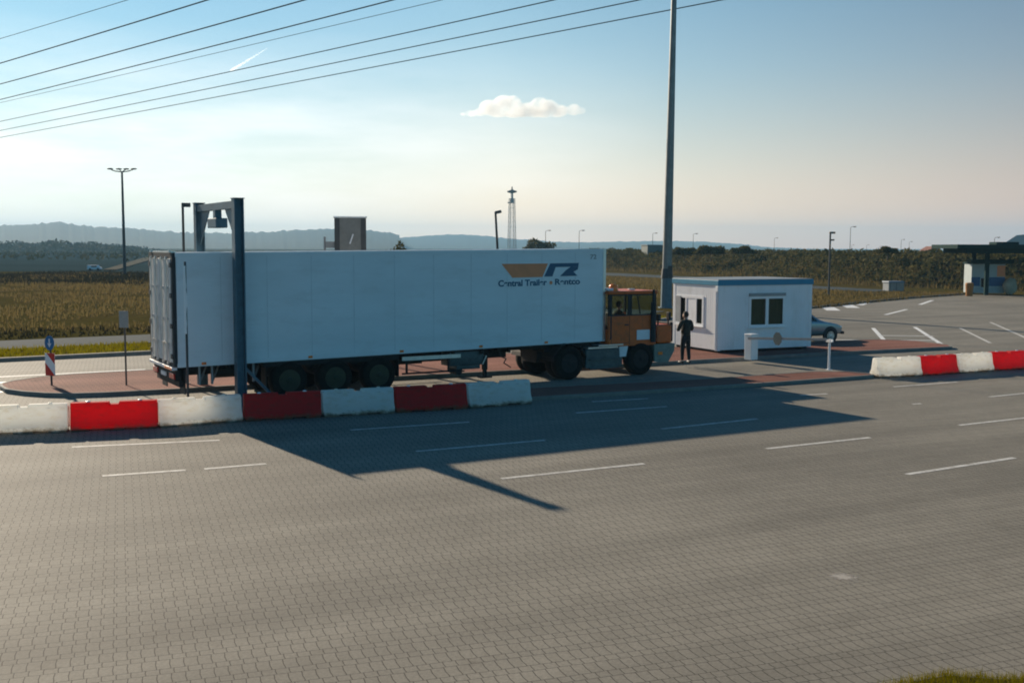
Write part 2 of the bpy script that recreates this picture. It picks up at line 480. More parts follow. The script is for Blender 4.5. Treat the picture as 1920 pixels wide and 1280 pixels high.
def ground_mat():
    m, nt, N, L, b = nodes_of('meadow_soil')
    f = noise(N, L, 0.05, 6, 0.65)
    g = noise(N, L, 1.3, 6, 0.7)
    c = ramp(N, L, f, [(0.3, (0.045, 0.037, 0.012)), (0.5, (0.085, 0.066, 0.020)), (0.7, (0.055, 0.053, 0.014))])
    c = mixc(N, L, 1.0, c, ramp(N, L, g, [(0.3, (0.6,)*3), (0.7, (1.3,)*3)]), 'MULTIPLY')
    L.new(c, b.inputs['Base Color']); b.inputs['Roughness'].default_value = 1.0; b.inputs['Specular IOR Level'].default_value = 0.0
    return m
M_ground = ground_mat()
M_hill = paint('hill_forest', (0.026, 0.034, 0.022), 0.95, var=0.4, scale=0.02, spec=0.1)
M_grass_dry = leafy('dry_grass', [(0.15, (0.075, 0.056, 0.022)), (0.45, (0.152, 0.110, 0.042)), (0.75, (0.125, 0.098, 0.036))], trans=0.5)
M_grass_brown = leafy('brown_weeds', [(0.15, (0.022, 0.018, 0.009)), (0.5, (0.042, 0.032, 0.015)), (0.8, (0.038, 0.036, 0.013))], trans=0.15)
M_grass_green = leafy('verge_grass', [(0.15, (0.11, 0.095, 0.002)), (0.5, (0.23, 0.185, 0.004)), (0.8, (0.18, 0.175, 0.003))], trans=0.4)
M_shrub = leafy('shrub_leaves', [(0.12, (0.030, 0.034, 0.015)), (0.45, (0.078, 0.076, 0.026)), (0.8, (0.150, 0.115, 0.040))], trans=0.25, scale=0.08)
M_wood = leafy('wood_leaves', [(0.15, (0.020, 0.028, 0.014)), (0.5, (0.045, 0.055, 0.024)), (0.8, (0.07, 0.065, 0.03))], trans=0.2, scale=0.01)

# ================================================================== SETTING
def sheet(name, pts, z, mat, kind='structure'):
    b = MB(); b.face([(p[0], p[1], 0) for p in pts])
    o = b.build(name, mat); o.location.z = z
    # normals up
    me = o.data
    if me.polygons[0].normal.z < 0:
        me.flip_normals()
    if kind: o['kind'] = kind
    return o

sheet('ground', [(-9000, -400), (9000, -400), (9000, 9000), (-9000, 9000)], -0.03, M_ground)
sheet('paved_yard', [(-70, 4.9), (3.55, 9.75), (60, 13), (90, 20), (90, 100), (44.5, 95), (40.8, 96.9), (32.4, 88.2), (25.2, 79.5), (20.6, 73.6),
                     (11.5, 65.5), (5, 54.6), (-13.7, 40.75), (-18.1, 37.9), (-70, 5.0+0.2)], 0.0, M_yard)

def slab(name, pts, h, mat, kerb_w=0.09):
    """raised island: paver top inside a kerb ring"""
    pts = [Vector((p[0], p[1])) for p in pts]
    n = len(pts)
    area = sum(pts[i].x*pts[(i+1) % n].y - pts[(i+1) % n].x*pts[i].y for i in range(n))
    if area < 0: pts = pts[::-1]
    ins = []
    for i in range(n):
        a, p, c = pts[i-1], pts[i], pts[(i+1) % n]
        d1, d2 = (p-a).normalized(), (c-p).normalized()
        n1, n2 = Vector((-d1.y, d1.x)), Vector((-d2.y, d2.x))
        q = (n1+n2); q = q.normalized() if q.length > 1e-6 else n1
        k = kerb_w/max(0.45, q.dot(n1))
        ins.append(p+q*k)
    kb = MB()
    for i in range(n):
        j = (i+1) % n
        A, B, C, D = pts[i], pts[j], ins[j], ins[i]
        kb.face([(A.x, A.y, -0.02), (B.x, B.y, -0.02), (B.x, B.y, h-0.02), (A.x, A.y, h-0.02)])
        A2, B2 = A+(D-A)*0.12, B+(C-B)*0.12
        kb.face([(A.x, A.y, h-0.02), (B.x, B.y, h-0.02), (B2.x, B2.y, h), (A2.x, A2.y, h)])
        kb.face([(A2.x, A2.y, h), (B2.x, B2.y, h), (C.x, C.y, h), (D.x, D.y, h)])
        kb.face([(D.x, D.y, h), (C.x, C.y, h), (C.x, C.y, h-0.05), (D.x, D.y, h-0.05)])
    k = kb.build(name+'_kerb', M_kerb); k['kind'] = 'structure'
    t = MB(); t.face([(p.x, p.y, 0) for p in ins])
    o = t.build(name, mat); o.location.z = h-0.008; o['kind'] = 'structure'
    if o.data.polygons[0].normal.z < 0: o.data.flip_normals()
    return o

slab('pavement_island', [(-14.55, 30.35), (-14.12, 29.75), (-13.45, 29.3), (-12.7, 29.0), (-11.97, 28.92), (-11.1, 29.15), (-9.4, 29.95), (-3.63, 33.0), (0.43, 34.95), (4.79, 37.25), (8.52, 39.2),
                         (12.21, 41.18), (18.0, 43.8), (18.25, 44.6), (17.6, 46.6), (16.06, 47.3), (12.87, 45.9), (0.0, 40.6), (-7.0, 36.9), (-11.83, 34.55), (-13.76, 33.4), (-14.5, 32.6), (-14.85, 31.6), (-14.85, 30.9)], 0.12, M_red)
slab('pavement_strip', [(-5.6, 26.15), (-3.0, 27.0), (0.58, 28.62), (3.59, 29.95), (8.0, 32.1), (11.5, 33.95), (11.62, 34.25), (11.0, 34.95), (9.8, 34.95), (6.2, 33.0), (0.5, 30.6), (-5.9, 27.0)], 0.10, M_red)

# kerb and verge along the far side of the yard
def strip(name, left, right, z0, z1, mat, kind='structure'):
    b = MB()
    for i in range(len(left)-1):
        A, B, C, D = left[i], left[i+1], right[i+1], right[i]
        b.face([(A[0], A[1], z1), (B[0], B[1], z1), (C[0], C[1], z1), (D[0], D[1], z1)])
        b.face([(A[0], A[1], z0), (B[0], B[1], z0), (B[0], B[1], z1), (A[0], A[1], z1)])
        b.face([(D[0], D[1], z0), (C[0], C[1], z0), (C[0], C[1], z1), (D[0], D[1], z1)])
    o = b.build(name, mat)
    if kind: o['kind'] = kind
    return o

def offset(pl, d):
    out = []
    P = [Vector(p) for p in pl]
    for i, p in enumerate(P):
        a = P[max(0, i-1)]; c = P[min(len(P)-1, i+1)]
        t = (c-a).normalized()
        out.append(p+Vector((-t.y, t.x))*d)
    return [tuple(q) for q in out]

edge = [(-70, 5.1), (-18.1, 37.9), (-13.7, 40.75), (5, 54.6), (11.5, 65.5), (20.6, 73.6), (25.2, 79.5), (32.4, 88.2), (40.8, 96.9)]
strip('kerb', edge, offset(edge, 0.22), -0.03, 0.13, M_kerb)
verge_a = offset(edge, 0.23)
verge_b = offset(edge, 3.0)
# far road on the left, beyond the verge
rd_near = [(-60, 14.5), (-20.4, 42.6), (-15.4, 46.0), (4, 59.5), (10, 70)]
rd_far = [(-62, 18), (-22.2, 46.5), (-16.9, 50.2), (1.5, 63.5), (7, 73)]
strip('road', rd_near, rd_far, -0.03, -0.012, M_asph)
acc_near = [(-30, 240), (2, 176), (14, 157), (20.7, 146), (29.2, 111), (34.5, 102.5)]
acc_far = [(-28, 252), (4, 190), (17.5, 172), (25.5, 152), (33.5, 116), (37.5, 106)]
strip('access_road', acc_near, acc_far, -0.03, 0.02, M_asph)

def dash(a, b, w=0.13, mat=None, z=0.004, name='lane_marking'):
    a, b = Vector(a[:2]), Vector(b[:2])
    d = (b-a).normalized(); n = Vector((-d.y, d.x))*w/2
    P = [a-n, b-n, b+n, a+n]
    return sheet(name, [(p.x, p.y) for p in P], z, mat or M_line)

for (u0, v0, u1, v1) in [(135, 838, 412, 825), (192, 892, 348, 881), (383, 879, 499, 869), (657, 806, 880, 791), (780, 846, 1022, 825), (940, 897, 1208, 869),
                         (1080, 774, 1250, 762), (1240, 804, 1420, 785), (1437, 841, 1631, 820), (1700, 889, 1902, 858), (1110, 753, 1215, 747), (1500, 741, 1551, 738),
                         (1675, 725, 1795, 716), (1855, 744, 1960, 733), (1798, 797, 1960, 779)]:
    dash(gp(u0, v0), gp(u1, v1), 0.12)
for (u0, v0, u1, v1, w) in [(-60, 709.5, 272, 692.5, 0.16), (-60, 721, 50, 714, 0.3), (-60, 739, 8, 734, 0.3)]:
    dash(gp(u0, v0), gp(u1, v1), w, M_line2)
for (u0, v0, u1, v1, w) in [(1637, 615, 1657, 637, .2), (1715, 613, 1768, 647, .2), (1800, 615, 1857, 643, .15), (1857, 604, 1925, 634, .15), (1650, 629, 1750, 630, .2),
                            (1560, 637, 1753, 638, .22), (1706, 643, 1764, 643.5, .2), (1545, 572, 1563, 582, 0.9), (1583, 570, 1600, 577, 0.9), (1612, 572, 1628, 567, 0.5),
                            (1725, 571, 1748, 563, .3), (1660, 590, 1700, 580, .25)]:
    dash(gp(u0, v0), gp(u1, v1), w, M_line if w < 0.2 else M_line2)

# worn pale patch and small debris on the yard
def stain_mat():
    m, nt, N, L, b = nodes_of('pale_stain')
    b.inputs['Base Color'].default_value = (0.42, 0.38, 0.33, 1); b.inputs['Roughness'].default_value = 0.8
    tc = N.new('ShaderNodeTexCoord')
    ln = N.new('ShaderNodeVectorMath'); ln.operation = 'LENGTH'; L.new(tc.outputs['Object'], ln.inputs[0])
    f = noise(N, L, 9, 5, 0.7)
    a = N.new('ShaderNodeMath'); a.operation = 'MULTIPLY_ADD'; L.new(ln.outputs['Value'], a.inputs[0]); a.inputs[1].default_value = -2.6; L.new(f, a.inputs[2])
    k = ramp(N, L, a.outputs[0], [(-0.1 if False else 0.0, (0, 0, 0)), (0.35, (0.9,)*3)])
    t = N.new('ShaderNodeBsdfTransparent'); mx = N.new('ShaderNodeMixShader'); L.new(k, mx.inputs[0])
    L.new(t.outputs[0], mx.inputs[1]); L.new(b.outputs[0], mx.inputs[2]); L.new(mx.outputs[0], N['Material Output'].inputs[0])
    return m
pp = gp(1580, 1081)
o = sheet('stain', [(0.3*math.cos(k*math.tau/20), 0.34*math.sin(k*math.tau/20)) for k in range(20)], 0.004, stain_mat())
o.location.x, o.location.y = pp.x, pp.y

for (u, v_, w) in ((1719, 757, 0.10), (1100, 745, 0.06)):
    q0 = gp(u-9, v_+0.6); q1 = gp(u+8, v_-0.6)
    dash(q0, q1, w, name='paint_spot')
# hills ------------------------------------------------------------
ridge = [(-700, 432), (-300, 428), (0, 424), (50, 423), (75, 420), (108, 418), (130, 421), (180, 427), (230, 428), (280, 432), (340, 437), (430, 438), (500, 436), (560, 432), (600, 430), (640, 431),
         (690, 432), (720, 436), (750, 441)]
ridge2 = [(640, 455), (720, 448), (780, 444), (840, 440), (900, 442), (950, 447), (1000, 451), (1070, 455), (1135, 454), (1180, 453), (1240, 452), (1330, 454), (1390, 458), (1440, 464), (1520, 467)]
def hills(name, prof, Y, depth, bump, seed, step=3.0):
    g = np.random.default_rng(seed)
    us = np.arange(prof[0][0], prof[-1][0], step)
    vs = np.interp(us, [p[0] for p in prof], [p[1] for p in prof])
    top = np.array([at(u, v, Y) for u, v in zip(us, vs)])
    rag = np.convolve(np.pad(g.random(len(us)), 1, 'edge'), [0.25, 0.5, 0.25], 'valid')
    rag = np.clip(rag-0.3, 0, 1)*1.6*bump
    rows = []
    n = len(us)
    for t, hf in ((-1.0, 0.0), (-0.75, 0.18), (-0.5, 0.42), (-0.25, 0.76), (-0.08, 0.95), (0.0, 1.0), (0.3, 0.8), (1.0, 0.0)):
        r = top.copy()
        r[:, 1] += t*depth + 0.0
        r[:, 2] = np.where(hf > 0, top[:, 2]*hf + rag*(1 if hf == 1 else 0.3), -5)
        r[:, 0] = top[:, 0]*(r[:, 1]/Y)
        rows.append(r)
    V = np.concatenate(rows)
    Fs = np.array([(i*n+j, i*n+j+1, (i+1)*n+j+1, (i+1)*n+j) for i in range(len(rows)-1) for j in range(n-1)])
    o = mesh_np(name, V, Fs, M_hill, 'structure')
    for p in o.data.polygons: p.use_smooth = True
    return o
hills('hills', ridge, 2600, 900, 5.0, 3)
hills('far_hills', ridge2, 3600, 900, 3.0, 5)

M_field = paint('field_crop', (0.036, 0.056, 0.058), 1.0, var=0.25, scale=0.02, spec=0.0, vscale=(0.3, 1, 1))
sheet('field', [(-900, 172), (-20, 172), (30, 260), (-60, 640), (-900, 900)], -0.022, M_field)

# embankment on the right -----------------------------------------------
base = [(-60, 300), (4, 214), (17, 196), (26, 176), (34, 138), (41, 116), (52, 104), (75, 100), (120, 104)]
def bank_frame(s):
    x = np.interp(s, np.arange(len(base)), [p[0] for p in base]); y = np.interp(s, np.arange(len(base)), [p[1] for p in base])
    return x, y
ss = np.linspace(0, len(base)-1, 161)
bx, by = bank_frame(ss)
tx, ty = np.gradient(bx), np.gradient(by); ln = np.hypot(tx, ty); nx, ny = -ty/ln, tx/ln
for _ in range(3):
    nx = np.convolve(np.pad(nx, 4, 'edge'), np.ones(9)/9, 'valid'); ny = np.convolve(np.pad(ny, 4, 'edge'), np.ones(9)/9, 'valid')
prof = [(-1.5, -0.05), (0, 0.1), (3, 1.0), (6, 2.1), (9, 2.9), (12, 3.2), (20, 3.25), (40, 3.2), (60, -0.2)]
g2 = np.random.default_rng(2)
rows = []
for d, h in prof:
    fade = np.clip((ss-0.35)/0.8, 0, 1)
    z = h*np.where(h > 0, fade, 1) + (g2.random(len(ss))-.5)*0.35*(h > 0.5)
    rows.append(np.stack([bx+nx*d, by+ny*d, z], 1))
n = len(ss)
V = np.concatenate(rows)
Fs = np.array([(i*n+j, i*n+j+1, (i+1)*n+j+1, (i+1)*n+j) for i in range(len(rows)-1) for j in range(n-1)])
mesh_np('embankment_terrain', V, Fs, M_ground, 'structure')

# leaf cards / blades -------------------------------------------------
def cards(P, size, rg, aspect=1.5, flat=0.0):
    """two-triangle leaf clumps at points P, size array"""
    n = len(P)
    a = rg.normal(size=(n, 3)); a[:, 2] *= (1-flat); a /= np.linalg.norm(a, axis=1)[:, None]
    b = rg.normal(size=(n, 3)); b -= (b*a).sum(1)[:, None]*a; b /= np.linalg.norm(b, axis=1)[:, None]
    s = size[:, None]
    V = np.stack([P-a*s*aspect, P+b*s*0.6, P+a*s*aspect, P-b*s*0.6], 1).reshape(-1, 3)
    Fs = np.arange(4*n).reshape(n, 4)
    return V, Fs

def blades(P, h, w, rg, lean=0.35):
    n = len(P)
    ang = rg.random(n)*math.tau
    d = np.stack([np.cos(ang), np.sin(ang), np.zeros(n)], 1)*(w[:, None]/2)
    la = rg.random(n)*math.tau; lm = rg.random(n)*lean*h
    tip = P+np.stack([np.cos(la)*lm, np.sin(la)*lm, h], 1)
    V = np.stack([P-d, P+d, tip], 1).reshape(-1, 3)
    return V, np.arange(3*n).reshape(n, 3)

def in_poly_pts(poly, n, rg):
    poly = np.array(poly)
    lo, hi = poly.min(0), poly.max(0)
    out = []
    while sum(map(len, out)) < n:
        q = lo+(hi-lo)*rg.random((n*2, 2))
        ins = np.zeros(len(q), bool)
        j = len(poly)-1
        for i in range(len(poly)):
            c = ((poly[i, 1] > q[:, 1]) != (poly[j, 1] > q[:, 1])) & (q[:, 0] < (poly[j, 0]-poly[i, 0])*(q[:, 1]-poly[i, 1])/(poly[j, 1]-poly[i, 1]+1e-12)+poly[i, 0])
            ins ^= c; j = i
        out.append(q[ins])
    return np.concatenate(out)[:n]

def to3(q, z=0.0):
    return np.concatenate([q, np.full((len(q), 1), z)], 1)

# bank shrubs: lower slope golden scrub, upper slope dark
sp = 0.6+rng.random(30000)*(len(base)-1.6)
X, Y = bank_frame(sp)
NX = np.interp(sp, ss, nx*1.0) if False else np.interp(sp, ss*1.0, nx); NY = np.interp(sp, ss, ny)
dd = rng.random(len(sp))**0.8*14
H = np.interp(dd, [p[0] for p in prof], [p[1] for p in prof])*np.clip((sp-0.35)/0.8, 0, 1)
clump = 0.5+0.5*np.sin(sp*37+np.sin(dd*1.3)*2)*np.cos(sp*13.7+dd*0.7)
lift = rng.random(len(sp))*(0.25+0.75*clump)*0.85
P = np.stack([X+NX*dd, Y+NY*dd, H+lift], 1)
V, Fs = cards(P, 0.14+0.16*rng.random(len(sp)), rng)
mesh_np('bank_undergrowth', V, Fs, M_shrub, 'stuff')
# tall dry stalks at the foot of the bank
sp = 1.0+rng.random(9000)*(len(base)-2.2)
X, Y = bank_frame(sp); NX = np.interp(sp, ss, nx); NY = np.interp(sp, ss, ny)
dd = -1.5+rng.random(len(sp))*7
H = np.maximum(0, np.interp(dd, [p[0] for p in prof], [p[1] for p in prof]))
V, Fs = blades(np.stack([X+NX*dd, Y+NY*dd, H-0.05], 1), 0.3+0.6*rng.random(len(sp)), np.full(len(sp), 0.10), rng)
mesh_np('bank_dry_grass', V, Fs, M_grass_dry, 'stuff')

# meadow (left, behind the trailer and in the gap by the tractor)
mead = [(-90, 10), (-22.4, 46.8), (-17, 50.4), (1.3, 63.8), (7, 74), (12, 95), (10, 140), (-5, 165), (-62, 165), (-80, 90)]
q = in_poly_pts(mead, 80000, rng)
nz = np.sin(q[:, 0]*0.31+np.sin(q[:, 1]*0.17)*2)*np.cos(q[:, 1]*0.23+q[:, 0]*0.07)
k = nz > -0.35
qq = q[k]
V, Fs = blades(to3(qq, -0.05), (0.10+0.32*rng.random(len(qq)))*(0.8+0.4*nz[k]), 0.05+0.0009*qq[:, 1], rng, 0.5)
mesh_np('meadow_grass', V, Fs, M_grass_dry, 'stuff')
# brown weeds: near edge and the far crest band
q1 = in_poly_pts([(-75, 22), (-22.6, 47), (-17, 50.8), (1.3, 64.2), (6.6, 73), (4.5, 75), (-1, 68), (-19, 55), (-26, 52), (-76, 28)], 5000, rng)
q2 = in_poly_pts([(-75, 112), (-5, 118), (6, 150), (-70, 165)], 13000, rng)
qq = np.concatenate([q1, q2])
hh = np.where(qq[:, 1] > 100, 0.25+0.35*rng.random(len(qq)), 0.06+0.22*rng.random(len(qq)))
V, Fs = blades(to3(qq, -0.05), hh, 0.06+0.0011*qq[:, 1], rng, 0.5)
mesh_np('meadow_weeds', V, Fs, M_grass_brown, 'stuff')
# green verge between kerb and far road
q = in_poly_pts(list(verge_a)[1:5]+[(4.2, 59.2), (-15.3, 45.8), (-20.3, 42.4), (-60, 14.2)], 26000, rng)
V, Fs = blades(to3(q, -0.04), 0.08+0.16*rng.random(len(q)), np.full(len(q), 0.06), rng, 0.6)
mesh_np('verge_grass', V, Fs, M_grass_green, 'stuff')
# dry grass between the yard's far edge and the access road
q = in_poly_pts([(12, 66.4), (20.4, 74.0), (25, 79.9), (32.2, 88.7), (40.6, 97.4), (38, 104), (34.4, 102.3), (29, 110.5), (20.5, 145), (13.8, 156), (10, 140), (12, 95)], 16000, rng)
V, Fs = blades(to3(q, -0.05), 0.08+0.22*rng.random(len(q)), np.full(len(q), 0.10), rng, 0.5)
mesh_np('field_grass', V, Fs, M_grass_dry, 'stuff')
# rank grass hugging the far kerb
eb = np.array(offset(edge, 0.5))[5:]
t_ = rng.random(6000)*(len(eb)-1.001); i_ = t_.astype(int); f_ = (t_-i_)[:, None]
q = eb[i_]*(1-f_)+eb[i_+1]*f_+rng.normal(size=(6000, 2))*0.35
V, Fs = blades(to3(q, -0.02), 0.10+0.28*rng.random(6000), np.full(6000, 0.07), rng, 0.5)
mesh_np('kerbside_grass', V, Fs, M_grass_dry, 'stuff')

# near verge at the lower right: a grass tuft strip by the camera
q = in_poly_pts([(3.35, 9.72), (3.75, 9.93), (4.2, 10.12), (4.7, 10.02), (5.4, 10.12), (6.5, 9.9), (6.5, 8.5), (3.2, 8.5)], 26000, rng)
V, Fs = blades(to3(q, -0.01), 0.03+0.09*rng.random(len(q))**1.5, np.full(len(q), 0.006), rng, 0.7)
mesh_np('near_grass', V, Fs, M_grass_green, 'stuff')
sheet('verge', [(3.3, 9.68), (3.75, 9.86), (4.2, 10.04), (4.7, 9.95), (5.4, 10.04), (8, 9.7), (8, 5), (2, 5)], 0.008, M_ground)

# far woods in the valley (one mass)
q = np.stack([-560+rng.random(26000)*560, 560+rng.random(26000)*420], 1)
dens = np.sin(q[:, 0]*0.021+1)*np.cos(q[:, 1]*0.017)+0.5*np.sin(q[:, 0]*0.07)
keep = (dens > -0.45) & (q[:, 0] < -0.335*q[:, 1]-8*np.sin(q[:, 1]*0.05)) & (q[:, 1] > 600)
q = q[keep]
ht = (5.6+1.3*np.sin(q[:, 0]*0.09)+0.9*np.sin(q[:, 0]*0.23+q[:, 1]*0.1))*np.clip((-0.33*q[:, 1]-q[:, 0])/70+0.3, 0.3, 1)
P = np.stack([q[:, 0], q[:, 1], rng.random(len(q))**0.7*ht], 1)
V, Fs = cards(P, 0.7+0.6*rng.random(len(q)), rng, 1.2)
mesh_np('valley_woods', V, Fs, M_wood, 'stuff')
q = np.stack([-700+rng.random(7000)*620, 300+rng.random(7000)*260], 1)
P = np.stack([q[:, 0], q[:, 1], rng.random(len(q))*1.3], 1)
V, Fs = cards(P, 0.4+0.6*rng.random(len(q)), rng, 1.2)
mesh_np('valley_scrub', V, Fs, M_wood, 'stuff')

# ================================================================== VEHICLES
def tyre_prof(r, w, rim):
    return [(rim, -w*0.42), (rim+0.03, -w*0.5), (r*0.80, -w*0.52), (r*0.95, -w*0.48), (r, -w*0.38), (r, -w*0.05), (r-0.012, -w*0.04), (r-0.012, w*0.04), (r, w*0.05), (r, w*0.38),
            (r*0.95, w*0.48), (r*0.80, w*0.52), (rim+0.03, w*0.5), (rim, w*0.42)]

def make_wheel(parent, x, y, z, r=0.5, w=0.3, rim=0.29, side=-1, rim_mat=None, steel=True):
    """wheel (part) > tyre, rim (sub-parts)"""
    t = MB(); t.lathe(tyre_prof(r, w, rim), (0, 0, 0), 'y', 36)
    wh = t.build('wheel', M_black, parent, True, 50)
    wh.location = (x, y, z)
    m = MB()
    s = side
    m.lathe([(rim+0.012, s*w*0.50), (rim-0.015, s*w*0.49), (rim-0.03, s*w*0.30), (rim*0.72, s*w*0.22), (rim*0.55, s*w*0.36), (rim*0.32, s*w*0.38), (rim*0.30, s*w*0.56), (rim*0.12, s*w*0.6), (0.0005, s*w*0.6)], (0, 0, 0), 'y', 32)
    for k in range(10):
        a = k*math.tau/10
        c = Vector((math.cos(a)*rim*0.43, s*w*0.36, math.sin(a)*rim*0.43))
        m.cyl(c, c+Vector((0, s*0.035, 0)), 0.016, 0.014, 6)
    m.build('rim', rim_mat or M_rim, wh, True, 35)
    return wh

# ---------------------------------------------------------------- semi-trailer
TR = Vector((-8.5722, 27.2347, 0))
trailer = empty('semi_trailer', TR, YAW, 'long white box semi-trailer with orange and navy logo, coupled to an orange tractor', 'trailer')
L_, W_, HB, HT, TILT = 13.42, 2.58, 1.04, 3.92, 0.0096
def body_part(mb, name, mat, **k):
    """box parts that rise gently to the front: shear by the trailer's slope"""
    for v in mb.bm.verts:
        v.co.z += TILT*v.co.x
    return mb.build(name, mat, trailer, **k)
body_part(MB().box((0.06, 0, HB), (L_, W_, HT), 0.025), 'cargo_box', M_white)
for y in (-0.012, W_-0.05):
    body_part(MB().box((0.05, y, HT-0.10), (L_+0.01, y+0.062, HT+0.012)), 'edge_rail', M_white)
    body_part(MB().box((0.05, y, HB-0.03), (L_+0.01, y+0.062, HB+0.07)), 'edge_rail', M_white)
for y in (-0.014, W_-0.09):
    body_part(MB().box((L_-0.09, y, HB), (L_+0.014, y+0.104, HT)), 'corner_post', M_alu)
b = MB()
for x in np.arange(1.2, L_-0.5, 1.23):
    b.box((x-0.012, -0.004, HB+0.09), (x+0.012, 0.0, HT-0.11))
body_part(b, 'panel_seam', M_seam)
# rear frame, doors, lock rods, hinges
b = MB()
b.box((-0.03, -0.01, HB-0.02), (0.058, 0.11, HT+0.012)); b.box((-0.03, W_-0.11, HB-0.02), (0.058, W_+0.01, HT+0.012))
b.box((-0.03, 0.11, HT-0.13), (0.058, W_-0.11, HT+0.012)); b.box((-0.03, 0.11, HB-0.02), (0.058, W_-0.11, HB+0.08))
body_part(b, 'rear_frame', M_seal)
for y0, y1 in ((0.13, W_/2-0.012), (W_/2+0.012, W_-0.13)):
    b = MB().box((-0.045, y0, HB+0.09), (0.02, y1, HT-0.14), 0.01)
    d = body_part(b, 'door', M_doorw)
    for fy in (0.28, 0.72):
        h = MB()
        yy = y0+(y1-y0)*fy
        h.cyl((-0.075, yy, HB+0.03), (-0.075, yy, HT-0.08), 0.017, seg=8)
        for zz in (HB+0.06, HB+0.55, HB+1.2, HB+2.0, HT-0.12):
            h.box((-0.095, yy-0.05, zz-0.03), (-0.045, yy+0.05, zz+0.03))
        h.box((-0.10, yy-0.02, HB+0.55), (-0.085, yy+0.28*(1 if fy < .5 else -1), HB+0.59))
        h.build('lock_rod', M_alu, d)
    ye = y0 if y0 < 1 else y1
    for zz in np.linspace(HB+0.25, HT-0.3, 4):
        MB().box((-0.06, ye-0.09, zz-0.06), (-0.03, ye+0.09, zz+0.06)).build('hinge', M_dark, d)
body_part(MB().box((-0.09, 0.02, HB-0.10), (0.05, W_-0.02, HB-0.02), 0.01), 'rear_sill', M_plate)
body_part(MB().box((-0.096, 0.03, HB-0.09), (-0.088, 0.8, HB-0.03)), 'reflector_strip', M_amber)
b = MB(); b.box((-0.02, 0.12, HT+0.0), (0.10, W_-0.12, HT+0.05)); b.box((-0.05, 0.2, HT+0.02), (0.0, 0.32, HT+0.07)); b.box((-0.05, W_-0.32, HT+0.02), (0.0, W_-0.2, HT+0.07))
body_part(b, 'rear_header', M_alu)
# under-run bumper with lamps
b = MB(); b.box((0.10, 0.06, 0.50), (0.20, W_-0.06, 0.66)); b.box((0.08, 0.5, 0.6), (0.22, 0.62, HB)); b.box((0.08, W_-0.62, 0.6), (0.22, W_-0.5, HB))
b.box((0.02, 0.10, 0.66), (0.16, W_-0.10, HB-0.1))
b.build('bumper', M_chas, trailer)
for y in (0.12, W_-0.62):
    MB().box((-0.02, y, 0.70), (0.018, y+0.5, 0.84), 0.01).build('tail_light', M_redl, trailer)
MB().box((-0.015, W_/2-0.26, 0.70), (0.017, W_/2+0.26, 0.81)).build('number_plate', M_plate, trailer)
for y in (0.04, W_-0.6):
    MB().box((0.24, y, 0.30), (0.26, y+0.55, 0.95)).build('mud_flap', M_seal, trailer)
# frame rails
b = MB()
for y in (0.72, W_-0.80):
    b.box((0.2, y, 0.72), (10.2, y+0.09, HB-0.01)); b.box((10.2, y, 0.92), (L_-0.1, y+0.09, HB+0.06))
for x in np.arange(0.4, 10.2, 0.95):
    b.box((x, 0.05, HB-0.11), (x+0.07, W_-0.05, HB-0.015))
b.box((9.6, 0.2, HB-0.05), (L_-0.05, W_-0.2, HB+0.09))
b.build('chassis', M_chas, trailer)
# wheels, axles, mudguards
AX = (3.02, 4.33, 5.64)
for x in AX:
    MB().cyl((x, 0.30, 0.5), (x, W_-0.30, 0.5), 0.075, seg=10).build('axle', M_chas, trailer)
    for y, s in ((0.20, -1), (W_-0.20, 1)):
        make_wheel(trailer, x, y, 0.5, 0.5, 0.385, 0.29, s)
for y in (0.02, W_-0.42):
    b = MB()
    for x in AX:
        arc = [(x+0.60*math.cos(a), y, 0.5+0.55*math.sin(a)) for a in np.linspace(R(20), R(160), 12)]
        for p, q_ in zip(arc[:-1], arc[1:]):
            b.face([p, q_, (q_[0], y+0.40, q_[2]), (p[0], y+0.40, p[2])])
    b.box((2.3, y+0.02, 0.90), (6.25, y+0.06, HB-0.0))
    b.box((6.22, y+0.0, 0.42), (6.25, y+0.4, 0.96)); b.box((2.36, y+0.0, 0.36), (2.39, y+0.4, 0.9))
    b.build('mudguard', M_chas, trailer)
# air tank + brackets behind the rear axle
MB().cyl((1.1, 0.55, 0.78), (1.9, 0.55, 0.78), 0.15, seg=14).build('air_tank', M_chas, trailer)
for x in (0.62, 0.95, 2.05):
    MB().box((x, 0.15, 0.52), (x+0.05, 0.22, HB-0.02)).bar((x+0.02, 0.18, 0.54), (x+0.3, 0.5, HB-0.05), 0.035).build('bracket', M_grey, trailer)
# side guard
for y in (0.03, W_-0.07):
    b = MB()
    b.box((6.36, y, 0.86), (8.25, y+0.035, 0.97)); 
    b.build('side_guard', M_alu, trailer)
    b = MB()
    b.box((6.36, y+0.01, 0.46), (8.2, y+0.03, 0.51))
    for x in (6.5, 7.85):
        b.box((x, y+0.037, 0.46), (x+0.05, y+0.09, HB))
    b.build('guard_frame', M_chas, trailer)
